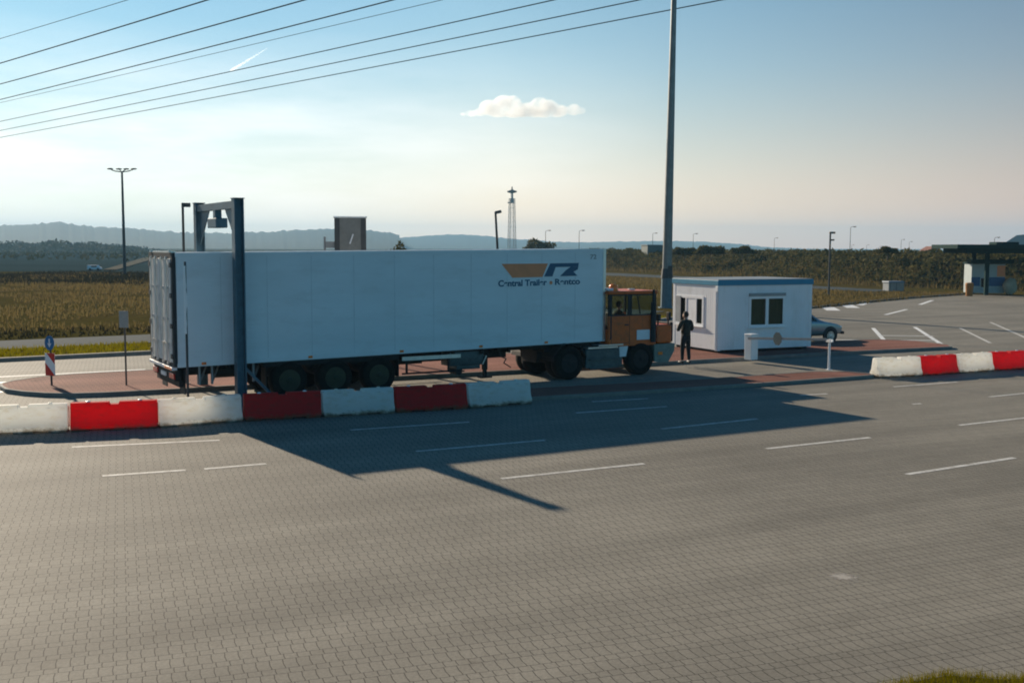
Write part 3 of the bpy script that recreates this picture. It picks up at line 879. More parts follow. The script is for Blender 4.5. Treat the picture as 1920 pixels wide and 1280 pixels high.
# tool box / fuel tank near the landing gear
b = MB(); b.box((7.95, 0.15, 0.60), (9.1, 0.75, 1.02), 0.03); b.box((8.2, 0.2, 0.48), (9.0, 0.7, 0.62), 0.02)
b.build('tool_box', M_tank, trailer, True)
MB().cyl((8.3, 0.25, 0.44), (8.3, 0.7, 0.44), 0.12, seg=14).build('spare_tank', M_chas, trailer)
for y in (0.35, W_-0.47):
    b = MB(); b.box((9.2, y, 0.42), (9.34, y+0.12, HB+0.05)); b.box((9.22, y+0.015, 0.22), (9.32, y+0.105, 0.45)); b.box((9.08, y-0.07, 0.17), (9.46, y+0.19, 0.215))
    b.bar((9.27, y+0.06, 0.75), (9.75, y+0.06, HB+0.05), 0.05)
    b.build('landing_leg', M_chas, trailer)
MB().bar((9.15, 0.28, 0.86), (9.15, 0.10, 0.86), 0.03).bar((9.15, 0.10, 0.86), (9.02, 0.10, 0.62), 0.03).build('crank_handle', M_alu, trailer)
MB().path([(9.7, 0.3, 1.06), (9.75, 0.28, 0.8), (9.95, 0.28, 0.72), (9.85, 0.26, 0.60), (10.1, 0.26, 0.45)], 0.018).build('hanging_hose', M_seal, trailer)
for x in (0.72, 3.6, 6.32, 8.9, 11.2):
    body_part(MB().box((x-0.06, -0.035, HB+0.01), (x+0.06, -0.013, HB+0.075), 0.008), 'marker_light', M_amber)
# logo and lettering on the near side (facing -y)
def panel_poly(pts, name, mat, y=-0.006, th=0.004):
    mb = MB(); mb.prism([(x, y, HB+z) for x, z in pts], (0, th, 0))
    return body_part(mb, name, mat)
panel_poly([(9.61, 2.47), (11.26, 2.46), (11.06, 2.05), (9.99, 2.05)], 'logo_wedge', M_brown)
b = MB()
b.prism([(11.34, -0.0075, HB+2.46), (12.40, -0.0075, HB+2.46), (12.38, -0.0075, HB+2.345), (11.54, -0.0075, HB+2.345), (11.42, -0.0075, HB+2.06), (11.12, -0.0075, HB+2.06)], (0, 0.004, 0))
b.prism([(12.09, -0.0075, HB+2.343), (12.38, -0.0075, HB+2.343), (12.36, -0.0075, HB+2.26), (12.20, -0.0075, HB+2.19), (12.35, -0.0075, HB+2.06), (11.70, -0.0075, HB+2.06), (11.93, -0.0075, HB+2.25)], (0, 0.004, 0))
body_part(b, 'logo_emblem', M_navy)

def text_mesh(s, size, name, mat, parent, fat=0.0, ext=0.002):
    cu = bpy.data.curves.new(name, 'FONT')
    cu.body = s; cu.size = size; cu.extrude = ext; cu.offset = fat
    cu.align_x = 'LEFT'
    tmp = bpy.data.objects.new(name, cu)
    COL.objects.link(tmp)
    dg = bpy.context.evaluated_depsgraph_get()
    me = bpy.data.meshes.new_from_object(tmp.evaluated_get(dg))
    COL.objects.unlink(tmp)
    bpy.data.objects.remove(tmp)
    o = bpy.data.objects.new(name, me)
    me.materials.clear(); me.materials.append(mat)
    COL.objects.link(o)
    o.parent = parent
    return o
def fit_text(o, x0, x1, z0, z1, y):
    """scale text in its own plane so that it fills the given rectangle on the side wall"""
    xs = [v.co.x for v in o.data.vertices]; ys = [v.co.y for v in o.data.vertices]
    sx = (x1-x0)/(max(xs)-min(xs)); sy = (z1-z0)/(max(ys)-min(ys)); mx, my = min(xs), min(ys)
    for v in o.data.vertices:
        a, b_, c = v.co
        xx = x0+(a-mx)*sx
        v.co = (xx, y-c, z0+(b_-my)*sy+TILT*xx)
    o.data.update()
t1 = text_mesh("Central Trailer", 0.25, 'lettering', M_navy, trailer, 0.008); fit_text(t1, 9.5, 11.22, HB+1.79, HB+1.985, -0.0045)
t2 = text_mesh("Rentco", 0.25, 'lettering', M_navy, trailer, 0.008); fit_text(t2, 11.52, 12.45, HB+1.795, HB+1.985, -0.0045)
body_part(MB().cyl((11.37, -0.008, HB+1.87), (11.37, -0.003, HB+1.87), 0.055, seg=14), 'lettering_dot', M_brown)
t3 = text_mesh("72", 0.2, 'fleet_number', M_grey, trailer, 0.004); fit_text(t3, 12.83, 13.07, HB+2.57, HB+2.72, -0.0045)

# ---------------------------------------------------------------- terminal tractor
# frame: x forward, y to the far side, origin on the ground below the rear axle, near side face at y = 0
ud, vd = Vector((math.cos(YAW), math.sin(YAW), 0)), Vector((-math.sin(YAW), math.cos(YAW), 0))
tract = empty('terminal_tractor', TR+ud*11.95-vd*0.22, YAW-0.01, 'orange terminal tractor with amber beacon and black exhaust stack pulling the trailer', 'tractor')
b = MB()
for y in (0.75, 1.62):
    b.box((-0.75, y, 0.62), (3.7, y+0.12, 0.90))
b.box((-0.7, 0.4, 0.86), (1.4, 2.1, 0.96)); b.box((-0.75, 0.8, 0.5), (-0.62, 1.7, 0.9))
b.cyl((0, 0.3, 0.52), (0, 2.2, 0.52), 0.13); b.cyl((2.77, 0.3, 0.52), (2.77, 2.2, 0.52), 0.10)
b.build('chassis', M_chas, tract)
MB().cyl((0.05, 1.25, 0.97), (0.05, 1.25, 1.06), 0.48, seg=24).box((-0.9, 0.75, 0.9), (-0.3, 1.75, 1.0)).build('fifth_wheel', M_chas, tract)
for y, s in ((0.17, -1), (0.53, -1), (1.97, 1), (2.33, 1)):
    make_wheel(tract, 0, y, 0.52, 0.52, 0.31, 0.29, s, M_chas)
for y, s in ((0.20, -1), (2.28, 1)):
    make_wheel(tract, 2.77, y, 0.52, 0.52, 0.33, 0.29, s, M_chas)
for y in (0.0, 1.8):
    b = MB()
    arc = [(0.62*math.cos(a), y, 0.52+0.60*math.sin(a)) for a in np.linspace(R(15), R(172), 16)]
    for p, q_ in zip(arc[:-1], arc[1:]):
        b.face([p, q_, (q_[0], y+0.72, q_[2]), (p[0], y+0.72, p[2])])
    o = b.build('mudguard', M_chas, tract); md = o.modifiers.new('solid', 'SOLIDIFY'); md.thickness = 0.025
b = MB(); b.box((0.68, 0.12, 0.30), (2.10, 0.72, 0.90), 0.03); b.box((0.80, 0.04, 0.28), (1.9, 0.12, 0.33)); b.box((0.80, 0.04, 0.56), (1.9, 0.12, 0.60))
b.build('fuel_tank', M_tank, tract)
b = MB()
b.box((0.75, 0.10, 0.92), (1.9, 0.75, 0.97)); b.box((1.1, 0.02, 1.0), (2.05, 0.5, 1.04))
b.build('deck_plate', M_alu, tract)
MB().prism([(1.98, 0.10, 0.62), (2.22, 0.10, 0.62), (2.30, 0.10, 0.98), (1.95, 0.10, 0.98)], (0, 0.25, 0)).build('step_guard', M_plate, tract)
# cab
CX0, CX1, CY0, CY1, CZ0, CZ1 = 1.50, 3.38, 0.06, 1.75, 1.02, 2.72
b = MB()
b.prism([(CX0, CY0, CZ0), (2.0, CY0, CZ0-0.06), (CX1, CY0, CZ0-0.06), (CX1, CY0, 1.93), (CX0, CY0, 1.93)], (0, 0.06, 0))
b.prism([(CX0, CY1-0.06, CZ0), (2.0, CY1-0.06, CZ0-0.06), (CX1, CY1-0.06, CZ0-0.06), (CX1, CY1-0.06, 1.93), (CX0, CY1-0.06, 1.93)], (0, 0.06, 0))
b.box((CX1-0.06, CY0+0.06, CZ0-0.05), (CX1-0.002, CY1-0.06, 1.75)); b.box((CX0+0.002, CY0+0.06, CZ0), (CX0+0.06, CY1-0.06, 1.5)); b.box((CX0+0.06, CY0+0.06, CZ0), (CX1-0.06, CY1-0.06, CZ0+0.05))
cab = b.build('cab', M_orange, tract)
for (x, y) in ((CX0, CY0), (CX0, CY1-0.07), (2.28, CY0), (2.28, CY1-0.07), (CX1-0.08, CY0), (CX1-0.08, CY1-0.07)):
    MB().box((x+0.001, y+0.002, 1.93), (x+0.079, y+0.068, CZ1-0.10)).build('pillar', M_seal, tract)
b = MB()
b.box((1.60, CY0-0.004, 1.05), (1.612, CY0-0.001, 1.92)); b.box((2.31, CY0-0.004, 1.0), (2.322, CY0-0.001, 1.92)); b.box((1.612, CY0-0.004, 1.05), (2.31, CY0-0.001, 1.062))
b.build('door_gap', M_seal, tract)
MB().box((2.12, CY0-0.03, 1.62), (2.27, CY0-0.001, 1.66), 0.008).build('door_handle', M_seal, tract)
MB().path([(1.52, CY0-0.05, 1.2), (1.52, CY0-0.09, 1.25), (1.52, CY0-0.09, 2.2), (1.52, CY0-0.05, 2.25)], 0.018).build('grab_rail', M_seal, tract)
b = MB().box((CX0-0.04, CY0-0.03, CZ1-0.10), (CX1+0.05, CY1+0.03, CZ1), 0.03)
b.build('cab_roof', M_orange, tract)
b = MB()
for y in (CY0+0.03, CY1-0.035):
    b.box((CX0+0.08, y, 1.93), (2.28, y+0.008, CZ1-0.10)); b.box((2.36, y, 1.93), (CX1-0.08, y+0.008, CZ1-0.10))
b.box((CX1-0.05, CY0+0.07, 1.76), (CX1-0.042, CY1-0.07, CZ1-0.10))
b.build('window_glass', M_glass, tract)
b = MB()
for x0, x1 in ((CX0+0.08, 2.28), (2.36, CX1-0.08)):
    b.box((x0, CY0-0.006, 1.925), (x1, CY0+0.02, 1.965)); b.box((x0, CY0-0.006, CZ1-0.15), (x1, CY0+0.02, CZ1-0.11)); b.box((x0, CY0-0.006, 1.965), (x0+0.04, CY0+0.02, CZ1-0.15)); b.box((x1-0.04, CY0-0.006, 1.965), (x1, CY0+0.02, CZ1-0.15))
b.bar((2.60, CY0-0.02, 2.58), (2.72, CY0-0.02, 1.98), 0.03)
b.build('window_frame', M_seal, tract)
b = MB(); b.box((2.02, 0.36, 1.07), (2.55, 0.90, 1.46), 0.05); b.box((1.94, 0.36, 1.40), (2.08, 0.90, 2.02), 0.04)
b.build('driver_seat', M_seal, tract)
b = MB(); b.lathe([(0.19, -0.012), (0.205, 0), (0.19, 0.012)], (2.80, 0.62, 1.88), 'z', 20); b.cyl((2.80, 0.62, 1.86), (2.95, 0.62, 1.3), 0.03); b.box((2.75, 0.3, 1.07), (3.3, 1.5, 1.7), 0.05)
b.build('dashboard', M_seal, tract)
b = MB(); b.lathe([(0.16, 0), (0.16, 0.04), (0.14, 0.05), (0.135, 0.15), (0.10, 0.20), (0.0005, 0.215)], (1.92, 0.42, CZ1), 'z', 18)
b.build('beacon', M_amber, tract, True, 50)
MB().box((1.50, 0.15, CZ1+0.01), (1.74, 0.7, CZ1+0.09), 0.02).build('roof_lamp', M_plate, tract); MB().box((2.62, 0.5, CZ1+0.005), (2.85, 0.62, CZ1+0.05), 0.015).build('roof_lamp', M_plate, tract)
b = MB().cyl((3.24, 0.02, 1.05), (3.24, 0.02, 2.35), 0.09, seg=14).cyl((3.24, 0.02, 2.35), (3.24, 0.02, 2.76), 0.045, seg=10)
b.build('exhaust_stack', M_seal, tract, True)
MB().box((2.60, CY0-0.018, 1.14), (3.12, CY0-0.003, 1.46), 0.004).build('notice_plate', M_plate, tract)
b = MB(); b.box((3.42, 0.06, 0.98), (4.05, 1.95, 1.60), 0.06)
b.build('hood', M_orange, tract)
b = MB(); b.box((4.05, 0.14, 1.02), (4.16, 1.9, 1.66), 0.03); b.build('grille', M_seal, tract)
MB().box((3.50, 0.12, 1.58), (3.54, 0.16, 1.84)).box((3.47, 0.05, 1.72), (3.58, 0.20, 1.94), 0.02).build('wing_mirror', M_seal, tract)
MB().box((3.92, 0.12, 1.58), (3.96, 0.16, 1.9)).box((3.90, 0.05, 1.74), (4.0, 0.2, 2.0), 0.02).build('wing_mirror', M_seal, tract)
b = MB()
b.prism([(3.30, 0.02, 0.97), (4.14, 0.02, 0.97), (4.12, 0.02, 0.72), (3.86, 0.02, 0.34), (3.30, 0.02, 0.40)], (0, 2.4, 0))
b.build('bumper', M_green, tract)
for y in (0.25, 1.95):
    MB().cyl((4.10, y, 0.86), (4.16, y, 0.86), 0.09, seg=16).build('headlight', M_plate, tract)
MB().box((3.45, -0.005, 0.62), (3.62, 0.03, 0.72), 0.01).build('side_lamp', M_amber, tract)

# ---------------------------------------------------------------- people (skinned figures)
def skin_figure(name, verts, edges, radii, mat, parent=None, sub=2):
    me = bpy.data.meshes.new(name)
    me.from_pydata(verts, edges, [])
    o = bpy.data.objects.new(name, me)
    COL.objects.link(o)
    md = o.modifiers.new('skin', 'SKIN')
    md.use_smooth_shade = True
    for i, r in enumerate(radii):
        sv = me.skin_vertices[0].data[i]
        sv.radius = r if isinstance(r, tuple) else (r, r)
        sv.use_root = (i == 0)
    s = o.modifiers.new('sub', 'SUBSURF'); s.levels = sub; s.render_levels = sub
    me.materials.append(mat)
    if parent: o.parent = parent
    return o

def chain(spec):
    """spec: {name:(pos, radius)}, links [(a,b)] -> verts, edges, radii with the first key as root"""
    nodes, links = spec
    keys = list(nodes)
    return [nodes[k][0] for k in keys], [(keys.index(a), keys.index(b)) for a, b in links], [nodes[k][1] for k in keys]

def head_parts(root, c, yaw, hair_cap=True):
    """head with brow, nose, chin, ears, eyes at c, looking along yaw"""
    b = MB(); b.ball((0, 0, 0), 0.1, (0.98, 0.80, 1.22), 3)
    for v in b.bm.verts:
        x, y, z = v.co
        if z < -0.02: v.co.y *= 1+z*2.2; v.co.x = v.co.x*(1+z*1.0)+0.012*(-z/0.1)
        if x > 0.05 and abs(y) < 0.02 and -0.035 < z < 0.02: v.co.x += 0.020
    b.ball((0.0, 0.082, -0.005), 0.028, (0.6, 0.35, 1.0), 1); b.ball((0.0, -0.082, -0.005), 0.028, (0.6, 0.35, 1.0), 1)
    b.cyl((-0.01, 0, -0.18), (-0.005, 0, -0.06), 0.055, 0.052, 12)
    h = b.build('head', M_skin, root, True, 80); h.location = c; h.rotation_euler = (0, 0, yaw)
    for s in (1, -1): MB().ball((0.085, 0.032*s, 0.012), 0.011, (0.5, 1, 0.8), 1).build('eye', M_hair, h)
    MB().ball((0.085, 0, -0.062), 0.02, (0.35, 1, 0.25), 1).build('mouth', M_hair, h)
    k = MB(); k.ball((-0.012, 0, 0.030), 0.107, (0.98, 0.83, 1.06), 3)
    for v in list(k.bm.verts):
        if v.co.z < 0.035 and v.co.x > 0.02 or v.co.z < -0.06: k.bm.verts.remove(v)
    hr = k.build('hair', M_hair, h, True, 80)
    md = hr.modifiers.new('solid', 'SOLIDIFY'); md.thickness = 0.012
    return h

def hand(root, wrist, dirv, side, name='hand'):
    """palm, four fingers and a thumb, slightly curled"""
    d = Vector(dirv).normalized(); z = Vector((0, 0, 1)) if abs(d.z) < 0.9 else Vector((1, 0, 0))
    s = d.cross(z).normalized(); n = s.cross(d).normalized()
    w = Vector(wrist)
    V, E, Rr = [tuple(w), tuple(w+d*0.05), tuple(w+d*0.085)], [(0, 1), (1, 2)], [0.024, 0.034, 0.032]
    for k, (o_, l) in enumerate(((-0.030, 0.058), (-0.010, 0.072), (0.010, 0.068), (0.029, 0.052))):
        i = len(V)
        V += [tuple(w+d*0.095+s*o_), tuple(w+d*(0.095+l*0.55)+s*o_*1.05-n*0.012), tuple(w+d*(0.095+l*0.85)+s*o_*1.05-n*0.038)]
        E += [(2, i), (i, i+1), (i+1, i+2)]; Rr += [0.0105, 0.0095, 0.008]
    i = len(V)
    V += [tuple(w+d*0.045+s*side*0.038-n*0.01), tuple(w+d*0.085+s*side*0.056-n*0.025)]
    E += [(1, i), (i, i+1)]; Rr += [0.012, 0.009]
    return skin_figure(name, V, E, Rr, M_skin, root, 1)

# standing person: faces left and away, forearms raised in front holding nothing visible
pp = gp(1285, 681, 0.112); pp.z = 0.112
per = empty('person', pp, R(118), 'person in dark jacket and dark trousers standing by the white cabin, arms bent in front', 'person')
# local: x = facing, y = left
legs = ({'pelvis': ((0, 0, 0.94), (0.125, 0.155)), 'waist': ((0.005, 0, 1.06), (0.14, 0.175)),
         'hl': ((0.0, 0.095, 0.87), 0.108), 'kl': ((0.02, 0.125, 0.50), 0.078), 'al': ((-0.01, 0.145, 0.10), 0.060),
         'hr': ((0.0, -0.095, 0.87), 0.108), 'kr': ((0.025, -0.135, 0.50), 0.078), 'ar': ((0.0, -0.16, 0.10), 0.060)},
        [('pelvis', 'waist'), ('pelvis', 'hl'), ('hl', 'kl'), ('kl', 'al'), ('pelvis', 'hr'), ('hr', 'kr'), ('kr', 'ar')])
skin_figure('trousers', *chain(legs), M_trou, per)
torso = ({'hip': ((0.0, 0, 0.90), (0.155, 0.195)), 'belly': ((0.015, 0, 1.08), (0.16, 0.195)), 'chest': ((0.0, 0, 1.30), (0.16, 0.215)), 'collar': ((-0.01, 0, 1.45), (0.085, 0.12)), 'neck': ((-0.005, 0, 1.52), (0.055, 0.06)),
          'sl': ((-0.01, 0.20, 1.43), 0.088), 'el': ((0.02, 0.31, 1.17), 0.070), 'wl': ((0.24, 0.16, 1.16), 0.050),
          'sr': ((-0.01, -0.20, 1.43), 0.088), 'er': ((0.0, -0.28, 1.16), 0.070), 'wr': ((0.23, -0.13, 1.20), 0.050)},
         [('hip', 'belly'), ('belly', 'chest'), ('chest', 'collar'), ('collar', 'neck'), ('collar', 'sl'), ('sl', 'el'), ('el', 'wl'), ('collar', 'sr'), ('sr', 'er'), ('er', 'wr')])
skin_figure('jacket', *chain(torso), M_cloth, per)
hand(per, (0.245, 0.150, 1.16), (0.7, -0.6, 0.05), -1); hand(per, (0.235, -0.12, 1.205), (0.7, 0.6, 0.05), 1)
head_parts(per, (0.03, 0, 1.665), R(20))
for y, yw in ((0.150, 8), (-0.165, -10)):
    b = MB(); b.ball((0.055, 0, 0.045), 0.075, (1.95, 0.62, 0.62), 2)
    for v in b.bm.verts:
        if v.co.z < 0.0: v.co.z = 0.0
    s = b.build('shoe', M_shoe, per, True, 60); s.location = (-0.01, y, 0.002); s.rotation_euler = (0, 0, R(yw))

# driver in the cab: seated, facing forward
drv = empty('person', tract.matrix_basis @ Vector((0, 0, 0)), YAW-0.01, 'driver in dark clothes sitting in the orange tractor cab with hands on the wheel', 'person')
dp = Vector((2.30, 0.62, 1.46))
def D(x, y, z): return (dp.x+x, dp.y+y, dp.z+z)
t = ({'hip': (D(-0.05, 0, 0.09), (0.13, 0.16)), 'belly': (D(-0.05, 0, 0.22), (0.125, 0.155)), 'chest': (D(-0.06, 0, 0.42), (0.13, 0.18)), 'collar': (D(-0.05, 0, 0.56), (0.08, 0.12)), 'neck': (D(-0.03, 0, 0.63), (0.055, 0.058)),
      'sl': (D(-0.05, 0.19, 0.54), 0.07), 'el': (D(0.12, 0.26, 0.33), 0.052), 'wl': (D(0.42, 0.17, 0.42), 0.04),
      'sr': (D(-0.05, -0.19, 0.54), 0.07), 'er': (D(0.12, -0.26, 0.33), 0.052), 'wr': (D(0.42, -0.17, 0.42), 0.04)},
     [('hip', 'belly'), ('belly', 'chest'), ('chest', 'collar'), ('collar', 'neck'), ('collar', 'sl'), ('sl', 'el'), ('el', 'wl'), ('collar', 'sr'), ('sr', 'er'), ('er', 'wr')])
skin_figure('jacket', *chain(t), M_cloth, drv)
t = ({'p': (D(-0.05, 0, 0.09), (0.12, 0.15)), 'hl': (D(0.05, 0.1, 0.09), 0.085), 'kl': (D(0.45, 0.13, 0.10), 0.065), 'al': (D(0.55, 0.13, -0.36), 0.045),
      'hr': (D(0.05, -0.1, 0.09), 0.085), 'kr': (D(0.45, -0.13, 0.10), 0.065), 'ar': (D(0.55, -0.13, -0.36), 0.045)},
     [('p', 'hl'), ('hl', 'kl'), ('kl', 'al'), ('p', 'hr'), ('hr', 'kr'), ('kr', 'ar')])
skin_figure('trousers', *chain(t), M_trou, drv)
hand(drv, D(0.43, 0.165, 0.42), (0.9, 0.1, 0.1), -1); hand(drv, D(0.43, -0.165, 0.42), (0.9, -0.1, 0.1), 1)
head_parts(drv, D(0.0, 0, 0.78), 0.0)

# ---------------------------------------------------------------- parked car behind the cabin
cp = gp(1557, 642)
HY = R(25.2)
car_yaw = R(24)
cd, cn = Vector((math.cos(car_yaw), math.sin(car_yaw), 0)), Vector((-math.sin(car_yaw), math.cos(car_yaw), 0))
car = empty('parked_car', cp - cd*2.55 + cn*0.0, car_yaw, 'blue grey hatchback parked behind the white cabin, bonnet showing', 'car')
# x forward from rear axle, y from near side (0) to far side (1.7)
stn = [(-0.75, .40, .78, .80, .66), (-0.60, .28, .90, 1.0, .78), (-0.2, .25, .95, 1.36, .82), (0.3, .24, .95, 1.44, .84), (1.0, .24, .94, 1.45, .85), (1.5, .24, .93, 1.36, .85), (2.05, .24, .92, .98, .85), (2.5, .25, .88, .89, .83), (3.0, .27, .80, .81, .78), (3.3, .32, .68, .69, .70), (3.42, .40, .55, .56, .60)]
b = MB(); rings = []
for x, z0, zb, zr, hw in stn:
    hr = hw-0.12 if zr > zb+0.15 else hw*0.80
    pr = [(-hw*0.92, z0), (-hw, z0+(zb-z0)*0.35), (-hw*0.99, zb*0.98), (-hw*0.94, zb), (-(hr+0.5*(hw-hr)*0.4), zb+(zr-zb)*0.6), (-hr, zr-0.03*(zr > zb+.1)), (-hr*0.6, zr), (hr*0.6, zr), (hr, zr-0.03*(zr > zb+.1)), ((hr+0.5*(hw-hr)*0.4), zb+(zr-zb)*0.6), (hw*0.94, zb), (hw*0.99, zb*0.98), (hw, z0+(zb-z0)*0.35), (hw*0.92, z0)]
    rings.append([b.bm.verts.new((x, 0.85+y, z)) for y, z in pr])
for A, B in zip(rings[:-1], rings[1:]):
    n_ = len(A)
    for k in range(n_): b.bm.faces.new((A[k], A[(k+1) % n_], B[(k+1) % n_], B[k]))
b.bm.faces.new(rings[0]); b.bm.faces.new(rings[-1][::-1])
o = b.build('body', M_carp, car, True, 60); sd = o.modifiers.new('sub', 'SUBSURF'); sd.levels = 1; sd.render_levels = 2
b = MB()
for s in (0, 1):
    y0 = 0.85-0.80 if s == 0 else 0.85+0.80
    dy = 0.012*(-1 if s == 0 else 1)
    b.prism([(-0.15, y0+dy, 0.98), (0.95, y0+dy, 0.97), (0.95, y0+dy-dy*6, 1.33), (0.1, y0+dy-dy*6, 1.33)], (0, -dy*2, 0))
    b.prism([(1.0, y0+dy, 0.97), (1.85, y0+dy, 0.96), (1.40, y0+dy-dy*6, 1.31), (1.0, y0+dy-dy*6, 1.33)], (0, -dy*2, 0))
b.face([(2.03, 0.17, 0.99), (2.03, 1.53, 0.99), (1.50, 1.43, 1.375), (1.50, 0.27, 1.375)])
b.build('window_glass', M_dglass, car)
for x in (0.0, 2.55):
    for y, s in ((0.09, -1), (1.61, 1)):
        make_wheel(car, x, y, 0.30, 0.30, 0.19, 0.19, s, M_alu)
    for y in (-0.005, 1.66):
        MB().cyl((x, y, 0.34), (x, y+0.045, 0.34), 0.37, seg=24).build('wheel_arch', M_seal, car)
for y in (0.22, 1.3):
    MB().box((3.22, y, 0.58), (3.36, y+0.2, 0.70), 0.03).build('headlight', M_plate, car)
MB().box((3.30, 0.15, 0.34), (3.45, 1.55, 0.46), 0.03).build('bumper', M_seal, car)

# ================================================================== CABIN
hut = empty('booth_cabin', (7.817, 40.776, 0.115), HY, 'white prefabricated site cabin with blue roof rim and two-pane window', 'cabin')
HL, HW, H0, H1 = 4.50, 3.02, 0.10, 2.56
b = MB()
WX0, WX1, WZ0, WZ1 = 1.50, 3.10, 1.00, 2.06
LY0, LY1, LZ0, LZ1 = 0.98, 2.72, 1.02, 2.04
th = 0.08
b.box((0, 0, H0), (WX0, th, H1)); b.box((WX1, 0, H0), (HL, th, H1)); b.box((WX0, 0, H0), (WX1, th, WZ0)); b.box((WX0, 0, WZ1), (WX1, th, H1))
b.box((0, th, H0), (th, LY0, H1)); b.box((0, LY1, H0), (th, HW, H1)); b.box((0, LY0, H0), (th, LY1, LZ0)); b.box((0, LY0, LZ1), (th, LY1, H1))
b.box((th, HW-th, H0), (HL, HW, H1)); b.box((HL-th, th, H0), (HL, HW-th, H1))
# ribbed cladding
for x in np.arange(0.12, HL-0.1, 0.13):
    z0, z1 = H0+0.02, H1-0.02
    if WX0-0.09 < x < WX1+0.09:
        b.box((x-0.02, -0.004, z0), (x+0.02, 0, WZ0-0.09)); b.box((x-0.02, -0.004, WZ1+0.09), (x+0.02, 0, z1))
    else: b.box((x-0.02, -0.004, z0), (x+0.02, 0, z1))
for y in np.arange(0.12, HW-0.1, 0.13):
    z0, z1 = H0+0.02, H1-0.02
    if LY0-0.09 < y < LY1+0.09:
        b.box((-0.004, y-0.02, z0), (0, y+0.02, LZ0-0.09)); b.box((-0.004, y-0.02, LZ1+0.09), (0, y+0.02, z1))
    else: b.box((-0.004, y-0.02, z0), (0, y+0.02, z1))
b.build('wall', M_hutw, hut)
b = MB(); b.box((th, th, H0), (HL-th, HW-th, H0+0.08)); b.build('cabin_floor', M_inner, hut)
MB().box((1.5, 1.0, 0.18), (3.0, 1.7, 0.9), 0.02).build('desk', M_inner, hut)
b = MB(); b.box((-0.05, -0.05, H1), (HL+0.05, HW+0.05, H1+0.20), 0.012); b.build('roof_rim', M_hutb, hut)
b = MB(); b.box((-0.02, -0.02, H1+0.20), (HL+0.02, HW+0.02, H1+0.23)); b.build('roof', M_roofg, hut)
for (x, y) in ((0, 0), (HL-0.12, 0), (0, HW-0.12), (HL-0.12, HW-0.12)):
    MB().box((x-0.013, y-0.013, H0-0.02), (x+0.133, y+0.133, H1-0.003)).build('corner_post', M_hutw, hut)
for x in (0.1, HL/2-0.15, HL-0.4):
    MB().box((x, 0.1, -0.01), (x+0.3, HW-0.1, H0)).build('base_beam', M_chas, hut)
MB().box((-0.075, -0.06, H1-0.24), (-0.014, 0.10, H1-0.02), 0.01).cyl((-0.05, 0.05, H0), (-0.05, 0.05, H1-0.2), 0.035, seg=10).build('downpipe', M_pvc, hut)
# right window (two panes)
fr = MB()
fr.box((WX0-0.07, -0.03, WZ0-0.07), (WX0+0.03, 0.05, WZ1+0.07)); fr.box((WX1-0.03, -0.03, WZ0-0.07), (WX1+0.07, 0.05, WZ1+0.07))
fr.box((WX0+0.03, -0.03, WZ1-0.03), (WX1-0.03, 0.05, WZ1+0.07)); fr.box((WX0+0.03, -0.03, WZ0-0.07), (WX1-0.03, 0.05, WZ0+0.03))
xm = (WX0+WX1)/2
fr.box((xm-0.07, -0.028, WZ0+0.03), (xm+0.07, 0.05, WZ1-0.03))
win = fr.build('window', M_pvc, hut)
MB().box((WX0-0.12, -0.11, WZ0-0.10), (WX1+0.12, -0.031, WZ0-0.072)).build('sill', M_pvc, win)
MB().box((WX0-0.07, -0.06, WZ1+0.07), (WX1+0.07, 0.02, WZ1+0.19)).build('shutter_box', M_grey, win)
for x0, x1 in ((WX0+0.03, xm-0.07), (xm+0.07, WX1-0.03)):
    MB().box((x0, 0.0, WZ0+0.03), (x1, 0.012, WZ1-0.03)).build('pane', M_cglass, win)
    MB().box((x0+0.01, 0.055, WZ0+0.04), (x1-0.01, 0.06, WZ1-0.04)).build('reflection_card', M_panerefl, win)  # added card behind the glass, coloured as the pane's olive reflection
# left window: side lights and a pale sliding panel
fr = MB()
fr.box((-0.03, LY0-0.07, LZ0-0.07), (0.05, LY0+0.03, LZ1+0.07)); fr.box((-0.03, LY1-0.03, LZ0-0.07), (0.05, LY1+0.07, LZ1+0.07))
fr.box((-0.03, LY0+0.03, LZ1-0.03), (0.05, LY1-0.03, LZ1+0.07)); fr.box((-0.03, LY0+0.03, LZ0-0.07), (0.05, LY1-0.03, LZ0+0.03))
for y in (1.42, 2.10): fr.box((-0.028, y-0.04, LZ0+0.03), (0.05, y+0.04, LZ1-0.03))
win = fr.build('window', M_pvc, hut)
MB().box((-0.01, 1.46, LZ0+0.03), (0.02, 2.06, LZ1-0.03)).build('sliding_panel', M_hutw, win)
MB().box((-0.11, LY0-0.12, LZ0-0.10), (-0.031, LY1+0.12, LZ0-0.072)).build('sill', M_pvc, win)
MB().box((-0.05, LY1-0.28, LZ0+0.03), (-0.029, LY1+0.06, LZ1+0.03)).build('shutter', M_grey, win)
for y0, y1 in ((LY0+0.03, 1.38), (2.14, LY1-0.29)):
    MB().box((0.0, y0, LZ0+0.03), (0.012, y1, LZ1-0.03)).build('pane', M_dglass, win)

